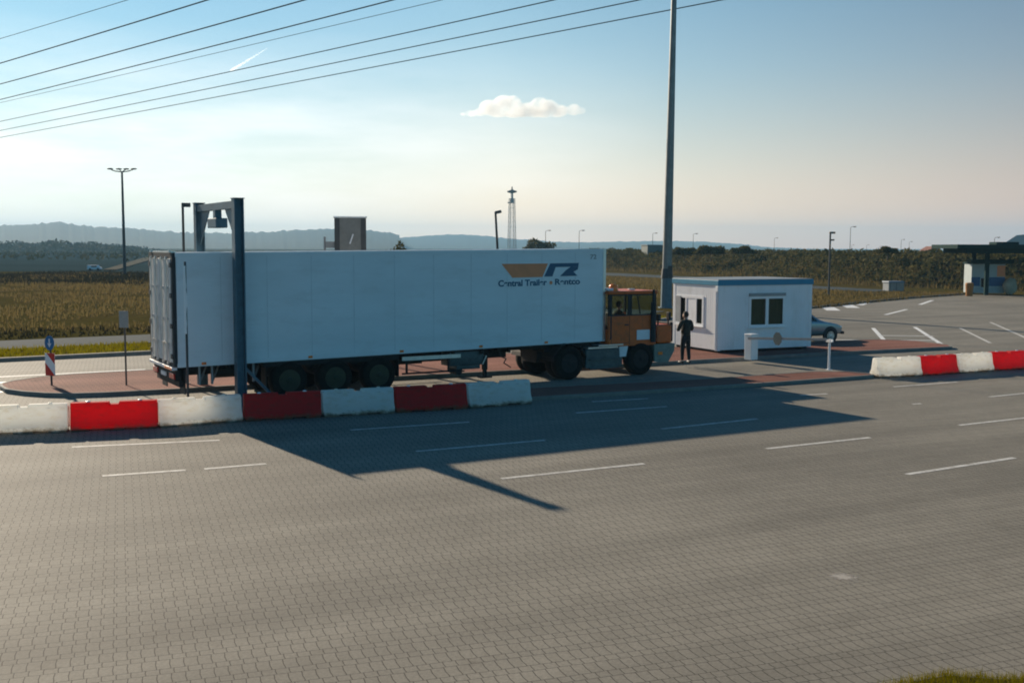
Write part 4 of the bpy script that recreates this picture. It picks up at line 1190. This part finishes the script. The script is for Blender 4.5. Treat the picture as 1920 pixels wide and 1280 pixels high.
# barrier gate -------------------------------------------------------
pA = gp(1408, 674, 0.112); pA.z = 0.112
pB = gp(1554, 693, 0.09); pB.z = 0.09
gd = (pB-pA); gl = math.hypot(gd.x, gd.y)
gate = empty('barrier_gate', pA, math.atan2(gd.y, gd.x), 'white barrier gate with its thin boom lowered beside the cabin', 'barrier')
MB().box((-0.17, -0.17, 0), (0.17, 0.17, 0.88), 0.02).box((-0.19, -0.19, 0.88), (0.19, 0.19, 0.93), 0.02).build('housing', M_pvc, gate)
MB().cyl((0.1, -0.2, 0.78), (0.1, 0.2, 0.78), 0.05).bar((0.05, -0.21, 0.78), (gl+0.05, -0.21, 1.0), 0.045, 0.08).build('boom', M_grey, gate)
b = MB()
b.prism([(1.48+0.205*math.cos(a+R(22.5)), -0.262, 0.87+0.24*math.sin(a+R(22.5))) for a in [k*math.tau/8 for k in range(8)]], (0, 0.012, 0))
b.build('boom_sign', paint('sign_back', (0.15, 0.165, 0.15), 0.6, 0.2, var=0.1), gate)
rest = empty('boom_rest', pB, HY, 'slim white post holding the tip of the boom', 'post')
b = MB().cyl((0, 0, 0), (0, 0, 0.93), 0.04, seg=12).box((-0.08, -0.08, 0), (0.08, 0.08, 0.015))
b.build('post', M_pvc, rest)
MB().box((-0.07, -0.10, 0.94), (-0.045, 0.10, 1.01)).box((0.045, -0.10, 0.94), (0.07, 0.10, 1.01)).box((-0.07, -0.10, 0.92), (0.07, 0.10, 0.94)).build('fork', M_pvc, rest)

# ================================================================== GANTRY, POLES, SIGNS
gN = Vector((-7.03, 27.70, 0))
gan = empty('scanner_gantry', gN, YAW, 'dark blue steel portal spanning the trailer lane with a hanging detector box', 'gantry')
# local: y across the lane, near post at 0
GH = 5.31; GS = 3.75
def ipost(y):
    b = MB(); w, d = 0.125, 0.13
    b.box((-w, y-d, 0.02), (-w+0.03, y+d, GH)); b.box((w-0.03, y-d, 0.02), (w, y+d, GH)); b.box((-w+0.03, y-0.02, 0.02), (w-0.03, y+0.02, GH))
    b.box((-0.2, y-0.2, 0), (0.2, y+0.2, 0.02)); b.box((-w-0.02, y-d-0.02, GH), (w+0.02, y+d+0.02, GH+0.02))
    return b
for y in (0, GS):
    ipost(y).build('post', M_teal, gan)
MB().box((-0.09, 0.131, GH-0.24), (0.09, GS-0.131, GH-0.05)).build('crossbeam', M_teal, gan)
for y0, s in ((0.131, 1), (GS-0.131, -1)):
    MB().prism([(-0.02, y0, GH-0.25), (-0.02, y0+s*0.95, GH-0.25), (-0.02, y0, GH-1.15)], (0.04, 0, 0)).build('gusset', M_teal, gan)
b = MB(); b.box((-0.09, GS*0.5-0.10, GH-0.46), (0.09, GS*0.5+0.10, GH-0.241)); b.build('hanger', M_teal, gan)
MB().box((-0.16, GS*0.5-0.42, GH-0.72), (0.16, GS*0.5+0.42, GH-0.46), 0.02).build('detector_box', M_teal, gan)
MB().bar((0.10, 0.0, 0.98), (0.95, 0.0, 0.06), 0.07).box((0.85, -0.1, 0), (1.1, 0.1, 0.02)).build('brace', M_teal, gan)

sp_ = at(344.5, 470, 31.2)
sig = empty('camera_pole', (sp_.x, 31.2, 0.1), YAW, 'thin dark pole with small camera head behind the trailer rear', 'pole')
MB().cyl((0, 0, 0), (0, 0, 5.22), 0.045, 0.035, 10).box((-0.09, -0.09, 0), (0.09, 0.09, 0.02)).build('post', M_dark, sig)
MB().box((-0.03, -0.03, 5.12), (0.22, 0.05, 5.24), 0.01).build('camera_head', M_dark, sig)
# slim post in front of the trailer's rear corner: dark shaft, sun glint painted as a pale strip
mk = empty('marker_post', (-8.02, 26.42, 0), YAW, 'slim post with a ragged painted sun glint on its upper half standing before the rear of the trailer side', 'post')
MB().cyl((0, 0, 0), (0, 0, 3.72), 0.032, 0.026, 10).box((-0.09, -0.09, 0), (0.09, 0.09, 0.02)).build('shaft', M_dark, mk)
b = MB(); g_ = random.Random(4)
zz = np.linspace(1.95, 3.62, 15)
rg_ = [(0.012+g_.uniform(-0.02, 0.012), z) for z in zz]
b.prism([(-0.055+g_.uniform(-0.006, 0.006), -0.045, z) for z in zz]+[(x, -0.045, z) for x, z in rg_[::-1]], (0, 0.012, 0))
b.build('pale_glint', M_pvc, mk)

def pole_sign(name, loc, rz, label, cat, group=None):
    return empty(name, loc, rz, label, cat, group)
p1 = gp(97, 722, 0.112); p1.z = 0.112
sg = empty('traffic_sign', p1, R(-12), 'red and white striped marker board under a round blue arrow sign on a post', 'sign')
MB().cyl((0, 0, 0), (0, 0, 1.35), 0.03, seg=10).build('post', M_dark, sg)
PW, PZ0, PZ1, PY = 0.155, 0.28, 0.93, -0.045
MB().box((-PW, PY, PZ0), (PW, PY+0.015, PZ1), 0.003).build('marker_board', M_chevw, sg)
b = MB()
def clip_band(o0, o1):
    # band between lines z = -1.5 x + o, clipped to the board
    k = -1.25
    pts = []
    poly = [(-PW, PZ0), (PW, PZ0), (PW, PZ1), (-PW, PZ1)]
    def clip(poly, fn):
        out = []
        for i in range(len(poly)):
            a, c = poly[i], poly[(i+1) % len(poly)]
            fa, fc = fn(a), fn(c)
            if fa >= 0: out.append(a)
            if (fa >= 0) != (fc >= 0):
                t = fa/(fa-fc); out.append((a[0]+(c[0]-a[0])*t, a[1]+(c[1]-a[1])*t))
        return out
    poly = clip(poly, lambda p: p[1]-k*p[0]-o0)
    poly = clip(poly, lambda p: o1-(p[1]-k*p[0]))
    return poly
for o0, o1 in ((0.70+0.10, 1.3), (0.10, 0.47)):
    poly = clip_band(o0, o1)
    if len(poly) > 2: b.prism([(x, PY-0.003, z) for x, z in poly], (0, 0.002, 0))
b.build('red_stripe', M_chevr, sg)
b = MB(); b.lathe([(0.0005, PY), (0.21, PY), (0.21, PY+0.012), (0.0005, PY+0.012)], (0, 0, 1.22), 'y', 28)
disc = b.build('arrow_disc', M_signb, sg); disc.scale = (0.72, 1, 1)
b = MB(); b.prism([(-0.02, PY-0.003, 1.34), (0.02, PY-0.003, 1.34), (0.02, PY-0.003, 1.20), (0.07, PY-0.003, 1.22), (-0.0, PY-0.003, 1.09), (-0.07, PY-0.003, 1.22), (-0.02, PY-0.003, 1.20)], (0, 0.002, 0))
b.build('arrow', M_plate, sg)

p2 = gp(237, 722, 0.112); p2.z = 0.112
s2 = empty('lane_sign', p2, R(-8), 'thin post with a small pale rectangular sign plate on the island', 'sign')
MB().cyl((0, 0, 0), (0, 0, 2.14), 0.026, seg=10).build('post', M_dark, s2)
MB().box((-0.15, -0.035, 1.66), (0.13, -0.022, 2.14), 0.003).build('plate', M_grey, s2)

# board / cabinet on legs behind the trailer
pb = at(657, 440, 39.0)
cb_ = empty('control_cabinet', (pb.x, 39.0, 0), R(8), 'tall grey metal cabinet on legs standing behind the trailer', 'cabinet')
MB().box((-0.56, -0.15, 3.3), (0.56, 0.45, 5.13), 0.02).build('casing', paint('cabinet_grey', (0.20, 0.20, 0.19), 0.6, 0.2, var=0.12, dirt=(0.1, 0.1, 0.09)), cb_)
b = MB(); b.box((-0.60, -0.19, 5.13), (0.60, 0.49, 5.18)); b.build('cap', M_hutw, cb_)  # white colour paints the sunlit top of the grey casing
for x in (-0.565, 0.38): MB().box((x, -0.172, 3.35), (x+0.185, -0.152, 5.1)).build('side_trim', M_dark, cb_)
for x in (-0.45, 0.45): MB().box((x-0.06, 0.05, -0.03), (x+0.06, 0.2, 3.3)).build('leg', M_dark, cb_)
MB().bar((-0.02, -0.18, 4.2), (0.10, -0.18, 4.55), 0.05).build('handle', M_plate, cb_)
MB().cyl((-0.92, 0.1, 3.4), (-0.92, 0.1, 4.45), 0.04, seg=10).box((-0.9, 0.05, 3.6), (-0.57, 0.15, 3.7)).box((-0.88, 0.06, 4.05), (-0.57, 0.3, 4.28)).build('antenna_box', M_grey, cb_)

# mast
mp = at(1249, 573, 74.0); mp.z = -0.03
mast = empty('light_mast', (mp.x, 74, -0.03), 0, 'very tall tapering steel light mast with a thick collared base behind the cabin', 'mast')
mast.rotation_euler = (0, R(0.55), 0)
b = MB().cyl((0, 0, 0), (0, 0, 2.05), 0.40, 0.38, 12).box((-0.5, -0.5, 0), (0.5, 0.5, 0.06)); b.build('base_section', paint('mast_base', (0.10, 0.16, 0.19), 0.6, 0.2, var=0.15), mast)
MB().cyl((0, 0, 2.05), (0, 0, 2.7), 0.42, 0.36, 12).box((0.0, -0.44, 2.2), (0.3, -0.3, 2.9), 0.02).build('collar', M_dark, mast)
MB().cyl((0, 0, 2.7), (0, 0, 30), 0.33, 0.11, 16).build('shaft', M_galv, mast, True, 60)
MB().lathe([(0.12, 29.6), (1.2, 29.8), (1.2, 30.1), (0.12, 30.2)], (0, 0, 0), 'z', 16).build('lamp_ring', M_grey, mast)

# four-headed lamp on the left
lp = at(234, 512, 150.0)
lm = empty('lamp_post', (lp.x, 150, -0.03), R(0), 'tall lamp post with four flat lamp heads standing beyond the meadow', 'lamp post')
MB().cyl((0, 0, 0), (0, 0, 14.3), 0.24, 0.13, 10).build('post', M_dark, lm)
for dx in (-1.78, -0.55, 0.55, 1.78):
    dy = 0.25 if abs(dx) < 1 else 0.0
    b = MB(); b.ball((dx*0.92+0.0, dy, 14.72), 0.36, (1.25, 0.8, 0.32), 2)
    b.build('lamp_head', M_dark, lm, True, 70)
b = MB(); b.path([(-1.5, 0, 14.62), (-0.9, 0, 14.40), (0, 0, 14.3), (0.9, 0, 14.40), (1.5, 0, 14.62)], 0.07, 6)
b.path([(-0.5, 0.25, 14.7), (0, 0, 14.3), (0.5, 0.25, 14.7)], 0.06, 6)
b.build('lamp_arm', M_dark, lm)

# leaning lamp behind the trailer
a0, a1 = at(933, 470, 60.0), at(929, 397, 60.0)
lb = a0+(a0-a1)*(a0.z/(a1.z-a0.z)); 
ln_ = empty('yard_lamp', (lb.x, 60, 0), 0, 'dark leaning lamp post with one short lamp head behind the trailer', 'lamp post')
topv = Vector((a1.x-lb.x, 0, a1.z))
MB().cyl((0, 0, 0), topv, 0.085, 0.06, 10).build('post', M_dark, ln_)
MB().bar(topv+Vector((0, 0, -0.05)), topv+Vector((0.33, 0, 0.02)), 0.13, 0.16).build('lamp_head', M_dark, ln_)

# lattice tower
tw = empty('lattice_tower', (-0.25, 600, -0.03), R(20), 'distant slim lattice radio tower with a round platform on top', 'tower')
b = MB()
HWT = 1.9
def cor(z, k):
    w = HWT-(HWT-1.25)*z/31
    return Vector(((w if k in (0, 3) else -w), (w if k in (0, 1) else -w), z))
zs = np.linspace(0, 31, 13)
for k in range(4):
    b.bar(cor(0, k), cor(31, k), 0.20)
for i in range(len(zs)-1):
    for k in range(4):
        b.bar(cor(zs[i], k), cor(zs[i+1], (k+1) % 4), 0.09); b.bar(cor(zs[i], (k+1) % 4), cor(zs[i+1], k), 0.09); b.bar(cor(zs[i+1], k), cor(zs[i+1], (k+1) % 4), 0.10)
b.build('lattice', M_galv, tw)
b = MB().lathe([(1.4, 34.0), (2.6, 34.4), (2.8, 35.0), (1.2, 35.6), (0.4, 35.9), (0.3, 37.4), (0.0005, 37.5)], (0, 0, 0), 'z', 18); b.build('platform', M_dark, tw)
MB().box((-0.9, -0.9, 28.5), (0.9, 0.9, 31)).box((-0.5, -0.5, 31.0), (0.5, 0.5, 34.1)).box((-2.6, -0.3, 28.4), (-0.9, 0.3, 29.0)).build('antenna_cluster', M_grey, tw)

# distant lamps
def lamp_proto():
    r = empty('street_lamp', (0, 0, 0), 0, 'x', 'lamp post', 'distant street lamps on the skyline')
    MB().cyl((0, 0, 0), (0, 0, 8.8), 0.10, 0.06, 8).build('post', M_dark, r)
    MB().path([(0, 0, 8.75), (0.25, 0, 9.0), (0.9, 0, 9.05)], 0.05, 6).build('arm', M_dark, r)
    MB().ball((1.1, 0, 9.03), 0.36, (1.3, 0.6, 0.4), 1).build('lamp_head', M_dark, r)
    return r
def drop_lamp(src, u, v, y, label, base_z=0.0, flip=1, w=1.0):
    """lamp whose head shows at (u, v) seen from the camera, y metres away; scaled to its real height"""
    o = src if src.get('label') == 'x' else copy_tree(src)
    t = at(u, v, y)
    h = t.z-base_z
    k = h/9.05
    o.location = (t.x, y, base_z); o.scale = (k*flip*w, k*w, k)
    o['label'] = label
    return o
proto = lamp_proto()
far = [(1023, 432, 260, 'small distant lamp nearest the lattice tower on its right side'), (1086, 432, 260, 'small distant lamp above the front end of the trailer roof'), (1224, 437, 300, 'small distant lamp just left of the tall mast'),
       (1300, 438, 300, 'small distant lamp just right of the tall mast'), (1452, 446, 320, 'tiny lamp where the far hills run out'), (1595, 425, 330, 'taller pale lamp behind the bank, right of the near thin lamp'),
       (1690, 449, 330, 'faint lamp over the bank, left of the small red roof'), (1705, 453, 330, 'low lamp over the bank beside the small red roof'), (1865, 445, 200, 'lamp rising above the dark green canopy'),
       (1597, 459, 330, 'short dark lamp head peeping over the bank below the taller pale lamp'), (1625, 459, 340, 'second tiny lamp head peeping over the bank, right of the taller pale lamp'), (1648, 462, 340, 'third tiny lamp head peeping over the bank, lowest of the row')]
for i, (u, v, y, lab) in enumerate(far):
    drop_lamp(proto, u, v, y, lab)
q_ = at(1557, 436, 95.0)
nl = empty('street_lamp', (q_.x, 95, 0), 0, 'thin dark lamp post with two short heads standing before the bank', 'lamp post', 'distant street lamps on the skyline')
MB().cyl((0, 0, 0), (0, 0, q_.z), 0.10, 0.075, 8).build('post', M_dark, nl)
MB().box((-0.08, -0.1, q_.z-0.1), (0.42, 0.1, q_.z+0.07), 0.02).build('lamp_head', M_dark, nl)
MB().box((0.0, -0.08, q_.z-0.72), (0.36, 0.08, q_.z-0.58), 0.02).build('lamp_head', M_dark, nl)

# bushes standing on the bank skyline
def bush(u, v, y, r, label, name='bush', sy=1.0):
    c = at(u, v, y)
    o = empty(name, (c.x, y, c.z-0.4*r), 0, label, 'bush', 'bushes on the bank skyline')
    g = np.random.default_rng(int(u))
    n_ = 900
    d = g.normal(size=(n_, 3)); d /= np.linalg.norm(d, axis=1)[:, None]
    rad = r*(0.55+0.45*g.random(n_)**0.5)*(1+0.25*np.sin(d[:, 0]*5+u)*np.cos(d[:, 2]*4))
    P = d*rad[:, None]
    if u in (745, 1012):               # these two stand on the plain itself
        o.location.z = 0
        top = c.z+0.55*r
        P[:, 2] = top*0.52+P[:, 2]/r*top*0.48
        P[:, :2] *= 1.5
    else:
        P[:, 2] = np.abs(P[:, 2])*0.75*sy
        P[:, 0] *= 1.5
    V, Fs = cards(P, np.full(n_, r*0.16), g)
    mesh_np('foliage', V, Fs, M_shrub, None, o)
    MB().cyl((0, 0, -0.05 if u in (745, 1012) else -0.4*r-0.6), (0, 0, 2.2 if u in (745, 1012) else 0.4*r), 0.08, 0.04, 6).build('stem', M_bark, o)
for (u, v, y, r, lab) in [(1283, 470, 170, 1.3, 'low rounded bush on the bank just right of the tall mast'), (1333, 468, 165, 1.5, 'rounded bush on the bank skyline behind the cabin roof'), (1392, 468, 160, 1.2, 'dark flat bush on the bank skyline above the cabin window'),
                          (1665, 468, 125, 0.8, 'small dark bush on the bank below the distant lamp row'), (1012, 462, 250, 2.6, 'pale grey bush beyond the trailer roof near the first distant lamp'), (745, 466, 120, 1.0, 'small dark bush peeping over the trailer roof')]:
    bush(u, v, y, r, lab)

# low grey building on the bank skyline left of the mast
c = at(1226, 470, 200.0)
bd = empty('low_building', (c.x, 200, 2.4), R(10), 'low grey flat-topped shed on the bank beside the tall mast', 'building')
MB().prism([(-1.9, -2, 0), (1.9, -2, 0), (1.6, -2, 1.6), (1.0, -2, 2.15), (-1.8, -2, 2.15)], (0, 4, 0)).build('wall', paint('shed_grey', (0.13, 0.15, 0.14), 0.8, var=0.15), bd)
MB().box((-1.95, -2.1, 2.15), (1.05, 2.1, 2.25)).build('roof', M_roofg, bd)
# small grey utility box by the kerb
c = gp(1675, 545)
ub = empty('utility_box', (c.x, c.y, -0.03), R(15), 'squat grey utility cabinet on the grass beyond the yard', 'cabinet')
MB().box((-0.85, -0.5, 0), (0.85, 0.5, 0.85), 0.03).build('casing', M_grey, ub)
MB().prism([(-0.93, -0.58, 0.85), (0.93, -0.58, 0.85), (0.8, -0.4, 0.98), (-0.8, -0.4, 0.98)], (0, 1.1, 0)).build('lid', M_roofg, ub)
MB().box((-0.02, -0.512, 0.08), (0.02, -0.502, 0.8)).box((-0.7, -0.512, 0.08), (-0.66, -0.502, 0.8)).build('door_gap', M_dark, ub)
# small red roof far off and big grey gabled hall at the right edge
c = at(1745, 468, 300.0)
rh = empty('small_house', (c.x, 300, 0), R(20), 'tiny house with a reddish tiled roof peeping over the bank', 'house')
MB().box((-2.2, -1.5, 0), (2.2, 1.5, 3.5)).build('wall', M_beige, rh)
MB().prism([(-2.6, -1.8, 3.5), (2.6, -1.8, 3.5), (0, -1.8, 4.75)], (0, 3.6, 0)).build('roof', M_roofr, rh)
c = at(1905, 464, 420.0)
hl = empty('warehouse', (c.x, 420, 0), R(-25), 'large grey gabled hall rising behind the dark green canopy', 'warehouse')
MB().box((-7.5, 0.3, 0), (28, 30, 3.5)).build('wall', M_roofg, hl)
MB().prism([(-8, 0, 3.5), (0, 0, 9.4), (3, 0, 9.7), (30, 0, 3.5)], (0, 31, 0)).build('roof', M_roofg, hl)

# canopy with booth ---------------------------------------------------
kz = at(1850, 460, 97).z
kx = at(1770, 462, 97).x
can = empty('canopy', (kx, 97, 0), R(-6), 'dark green flat canopy roof on dark columns over a control booth', 'canopy')
MB().box((0, -4, kz-0.30), (16, 4, kz+0.06), 0.03).box((0.9, -3.4, kz-0.70), (15.5, 3.4, kz-0.30)).build('roof', M_canopy, can)
for x in (3.4, 9.5):
    for y in (-1.2, 2.5):
        MB().box((x-0.16, y-0.16, 0), (x+0.16, y+0.16, kz-0.70)).build('column', M_canopy, can)
MB().box((4.2, -1, kz+0.0), (6.1, 1, kz+0.30), 0.02).build('roof_unit', M_canopy, can)
MB().box((2.6, 0.3, 2.75), (6.2, 0.8, 3.15)).build('fascia_beam', M_canopy, can)
bo = empty('control_booth', (kx+2.75, 97.4, 0), R(-6), 'white control booth with blue lower panels under the canopy', 'booth')
MB().box((0, 0, 0.1), (2.9, 2.2, 2.75), 0.03).build('wall', paint('booth_grey_white', (0.36, 0.41, 0.42), 0.5, var=0.08), bo)
MB().box((-0.01, -0.02, 0.75), (0.75, -0.003, 1.55)).build('blue_panel', M_blue, bo); MB().box((1.55, -0.02, 0.75), (2.91, -0.003, 1.55)).build('blue_panel', M_blue, bo)
b = MB(); b.box((0.85, -0.02, 0.65), (1.18, -0.004, 1.45)); b.build('window', M_dglass, bo)
MB().box((2.2, -0.022, 1.6), (2.9, -0.004, 2.6)).build('notice_panel', M_brown, bo)
MB().box((-0.1, -0.1, 2.75), (3.0, 2.3, 2.9)).build('roof', M_canopy, bo)
c = gp(1817, 555)
ob = empty('waste_bin', (c.x, c.y, 0), 0, 'rusty orange bin standing left of the control booth', 'bin')
MB().lathe([(0.26, 0), (0.28, 0.05), (0.34, 0.95), (0.36, 1.0), (0.30, 1.15), (0.0005, 1.18)], (0, 0, 0), 'z', 14).build('drum', M_rust, ob, True, 50)
c = at(1889, 552, 97); 
st = empty('boulder', (c.x, 96.6, 0), 0, 'rounded beige boulder-like block right of the control booth', 'boulder')
b = MB(); b.ball((0, 0, 0.75), 0.62, (1, 0.8, 1.25), 3)
for v in b.bm.verts:
    v.co += Vector((math.sin(v.co.z*5), math.cos(v.co.x*6), math.sin(v.co.x*4+v.co.y*5)))*0.05
    v.co.z = max(0, v.co.z)
b.build('stone', M_beige, st, True, 70)

# distant white van and its sandy track, far left
c = gp(176, 507)
vn = empty('distant_vehicle', (c.x, c.y, -0.03), R(5), 'tiny pale van parked on the plain beyond the meadow', 'van')
vs_ = c.y/2017
W2 = 24*vs_
MB().prism([(-W2/2, 0, W2*0.1), (W2/2, 0, W2*0.1), (W2/2, 0, W2*0.25), (W2*0.35, 0, W2*0.30), (W2*0.25, 0, W2*0.42), (-W2/2, 0, W2*0.42)], (0, W2*0.45, 0)).build('body', M_plate, vn)
for x in (-0.3, 0.3): MB().cyl((W2*x, -0.02, W2*0.1), (W2*x, W2*0.46, W2*0.1), W2*0.1).build('wheel', M_black, vn)
MB().box((-W2*0.2, -0.03, W2*0.28), (W2*0.22, -0.005, W2*0.38)).build('window', M_dglass, vn)
M_sand = paint('sandy_track', (0.15, 0.14, 0.11), 1.0, var=0.2, scale=0.1, spec=0.0)
a_, b_ = gp(205, 507), gp(290, 481)
strip('sandy_path', [(a_.x-1, a_.y), (b_.x-2.5, b_.y)], [(a_.x+1.2, a_.y), (b_.x+3, b_.y)], -0.02, 0.15, M_sand)

# ================================================================== WATER-FILLED BARRIERS
def barrier_mesh(ln, mat, name):
    """trapezoid body along x with top notches, foot pockets and end lips"""
    h, wb, wt = 0.62, 0.25, 0.13
    b = MB()
    # stacked cross sections along x; notch in the top and pockets at the foot are cut by varying the profile
    xs = [-ln/2, -ln/2+0.03, -ln*0.06, -ln*0.05, ln*0.05, ln*0.06, ln/2-0.03, ln/2]
    def ring(x, top, inset):
        pr = [(-wb+inset, 0.05), (-wb+inset, 0.12), (-wt-0.05+inset, 0.26), (-wt+inset, top-0.05), (-wt+0.03+inset, top), (wt-0.03-inset, top), (wt-inset, top-0.05), (wt+0.05-inset, 0.26), (wb-inset, 0.12), (wb-inset, 0.05)]
        return [b.bm.verts.new((x, y, z)) for y, z in pr]
    rings = []
    for i, x in enumerate(xs):
        top = h-0.055 if i in (3, 4) else h
        rings.append(ring(x, top, 0.012 if i in (0, 7) else 0.0))
    for A, B in zip(rings[:-1], rings[1:]):
        n_ = len(A)
        for k in range(n_): b.bm.faces.new((A[k], A[(k+1) % n_], B[(k+1) % n_], B[k]))
    b.bm.faces.new(rings[0]); b.bm.faces.new(rings[-1][::-1])
    # feet between the fork pockets
    for x0, x1 in ((-ln/2+0.02, -ln*0.29), (-ln*0.11, ln*0.11), (ln*0.29, ln/2-0.02)):
        b.box((x0, -wb+0.012, 0), (x1, wb-0.012, 0.052))
    # vertical ribs on both faces and a filler cap
    return b.build(name, mat, None, True, 25)

def bar_unit(kind):
    m = M_barw if kind == 'white' else M_barr
    ln = 1.84
    root = empty('road_barrier', (0, 0, 0), 0, 'x', 'barrier', 'red and white water-filled barriers along the yard')
    body = barrier_mesh(ln, m, 'body'); body.parent = root
    c = MB()
    for x in (-ln*0.3, ln*0.3):
        c.lathe([(0.045, 0.615), (0.05, 0.64), (0.03, 0.648), (0.0005, 0.648)], (x, 0, 0), 'z', 12)
    c.build('filler_cap', M_pvc if kind == 'red' else M_barw, root)
    lug = MB().box((ln/2-0.012, -0.05, 0.10), (ln/2+0.03, 0.05, 0.56), 0.01); lug.build('coupling_lug', m, root)
    return root
PW_, PR_ = bar_unit('white'), bar_unit('red')
seq_l = [(-230, 826.5), (-45, 817.5), (129, 810.5), (298, 803), (458, 790.5), (606, 782.5), (743, 774.5), (880, 766), (1000, 757)]
cols_l = ['red', 'white', 'red', 'white', 'red', 'white', 'red', 'white']
labs_l = ['red plastic road barrier cut off by the photo edge', 'white plastic road barrier nearest the photo edge, left of the bright sunlit red one', 'bright sunlit red road barrier left of the camera pole', 'white road barrier at the foot of the blue gantry post, half in shade',
          'dark shaded red road barrier just right of the gantry post', 'bluish shaded white road barrier before the trailer wheels', 'shaded red road barrier second from the free end of the row', 'shaded white road barrier at the free end of the row']
seq_r = [(1648, 709), (1731, 705), (1800, 700.5), (1866, 696), (1930, 692)]
cols_r = ['white', 'red', 'white', 'red']
labs_r = ['white road barrier at the end of the short row right of the cabin', 'brownish red road barrier second in the short row right of the cabin', 'cream white road barrier between two red ones right of the cabin', 'bright red road barrier last in the short row right of the cabin']
def place_row(seq, cols, labs):
    for i in range(len(cols)):
        if seq[i][0] < -100: continue
        a, c = gp(*seq[i]), gp(*seq[i+1])
        d = c-a
        ang = math.atan2(d.y, d.x)
        nrm = Vector((-math.sin(ang), math.cos(ang), 0))
        o = PW_ if cols[i] == 'white' else PR_
        if o['label'] != 'x': o = copy_tree(o)
        o['label'] = labs[i]
        mid = (a+c)/2+nrm*0.25
        jit = random.uniform(-0.02, 0.02)
        o.location = (mid.x, mid.y+jit, 0.004)
        o.rotation_euler = (0, 0, ang+random.uniform(-0.012, 0.012))
        o.scale = (d.length/1.90, 1, 1.0)
place_row(seq_l, cols_l, labs_l)
place_row(seq_r, cols_r, labs_r)

# ================================================================== OVERHEAD WIRES
wires = [((0, 73), (240, 0), 0.035, 'thin topmost overhead wire crossing the sky corner'), ((0, 119), (390, 0), 0.075, 'second overhead wire from the top, thick'), ((0, 158), (572, 0), 0.075, 'third overhead wire from the top, thick'),
         ((0, 187), (738, 0), 0.07, 'fourth overhead wire from the top, meeting a thin wire'), ((0, 193), (830, 0), 0.032, 'thin pale overhead wire running just below the fourth thick one'), ((0, 228), (1040, 0), 0.06, 'third overhead wire from the bottom'),
         ((0, 245), (1200, 0), 0.06, 'second overhead wire from the bottom'), ((0, 258), (1355, 0), 0.06, 'lowest overhead wire of the power line')]
for (a, c, r, lab) in wires:
    A, B = gp(*a, 24.0), gp(*c, 24.0)
    d = (B-A)
    L0 = d.length
    dirw = d.normalized()
    pts = []
    for t in np.linspace(-3.0, 2.2, 53):
        p = A+d*t
        sag = 0.010*((t*(t-1)))*L0/2*0.5
        pts.append(p+Vector((0, 0, sag)))
    o = MB().path(pts, r*0.82, 6).build('power_line', M_wire, None, True, 80)
    tag(o, lab, 'cable', 'overhead power lines')

# ================================================================== CLOUDS AND HAZE
def vapour(name, dens, scale, lo, aniso):
    """cloud droplets: noise-broken density, metres as the unit"""
    m = bpy.data.materials.new(name); m.use_nodes = True
    nt = m.node_tree; N, L = nt.nodes, nt.links
    N.remove(N['Principled BSDF'])
    v = N.new('ShaderNodeVolumePrincipled')
    v.inputs['Color'].default_value = (1, 1, 1, 1); v.inputs['Anisotropy'].default_value = aniso
    f = noise(N, L, scale, 7, 0.62)
    k = N.new('ShaderNodeMapRange'); k.inputs['From Min'].default_value = lo; k.inputs['From Max'].default_value = lo+0.22
    k.inputs['To Min'].default_value = 0.0; k.inputs['To Max'].default_value = dens
    L.new(f, k.inputs['Value']); L.new(k.outputs[0], v.inputs['Density'])
    L.new(v.outputs[0], N['Material Output'].inputs['Volume'])
    return m
CY = 5000.0
def puff_cloud(name, lobes, mat, label, cat, vox, flat):
    cx = sum(l[0] for l in lobes)/len(lobes)
    c = at(cx, flat, CY)
    b = MB()
    for (u, v_, r) in lobes:
        p = at(u, v_, CY)-c
        rr = r*CY/F_PX
        b.ball((p.x, random.uniform(-0.5, 0.5)*rr, p.z), rr, (1.25, 1.3, 1.0), 3)
    for w in b.bm.verts:
        if w.co.z < 0: w.co.z *= 0.45
    o = b.build(name, mat)
    o.location = c
    md = o.modifiers.new('union', 'REMESH'); md.mode = 'VOXEL'; md.voxel_size = vox
    return tag(o, label, cat)
puff_cloud('cloud', [(900, 211, 9), (916, 203, 15), (945, 198, 18), (962, 193, 13), (990, 207, 14), (1012, 197, 15), (1030, 202, 14), (1052, 208, 11), (1076, 206, 11), (1090, 208, 7), (935, 212, 14), (868, 216, 5), (1000, 213, 15), (980, 210, 16), (965, 210, 17), (1020, 212, 15), (1045, 214, 12), (885, 215, 8), (880, 213, 6)],
           vapour('cloud_vapour', 0.019, 0.017, 0.34, 0.6), 'small flat puffy white cloud alone in the blue sky', 'cloud', 6.0, 216)
c0, c1 = at(434, 132, CY), at(501, 91, CY)
b = MB()
for k in range(41):
    t_ = k/40
    p = c0.lerp(c1, t_)-c0
    b.ball(p, 3.2+3.6*(1-t_), (1.3, 1, 1.0), 2)
o = b.build('contrail', vapour('contrail_vapour', 0.030, 0.02, 0.26, 0.6)); o.location = c0
md = o.modifiers.new('union', 'REMESH'); md.mode = 'VOXEL'; md.voxel_size = 3.0
tag(o, 'short thin white vapour trail slanting up through the sky', 'contrail')

hz = MB(); hz.box((-4200, -380, -8), (4200, 4700, 96))
m = bpy.data.materials.new('haze_air'); m.use_nodes = True
N, L = m.node_tree.nodes, m.node_tree.links
N.remove(N['Principled BSDF'])
v = N.new('ShaderNodeVolumePrincipled'); v.inputs['Color'].default_value = (0.38, 0.70, 0.97, 1); v.inputs['Density'].default_value = 0.00024; v.inputs['Anisotropy'].default_value = 0.1
L.new(v.outputs[0], N['Material Output'].inputs['Volume'])
o = hz.build('haze', m); o['kind'] = 'stuff'
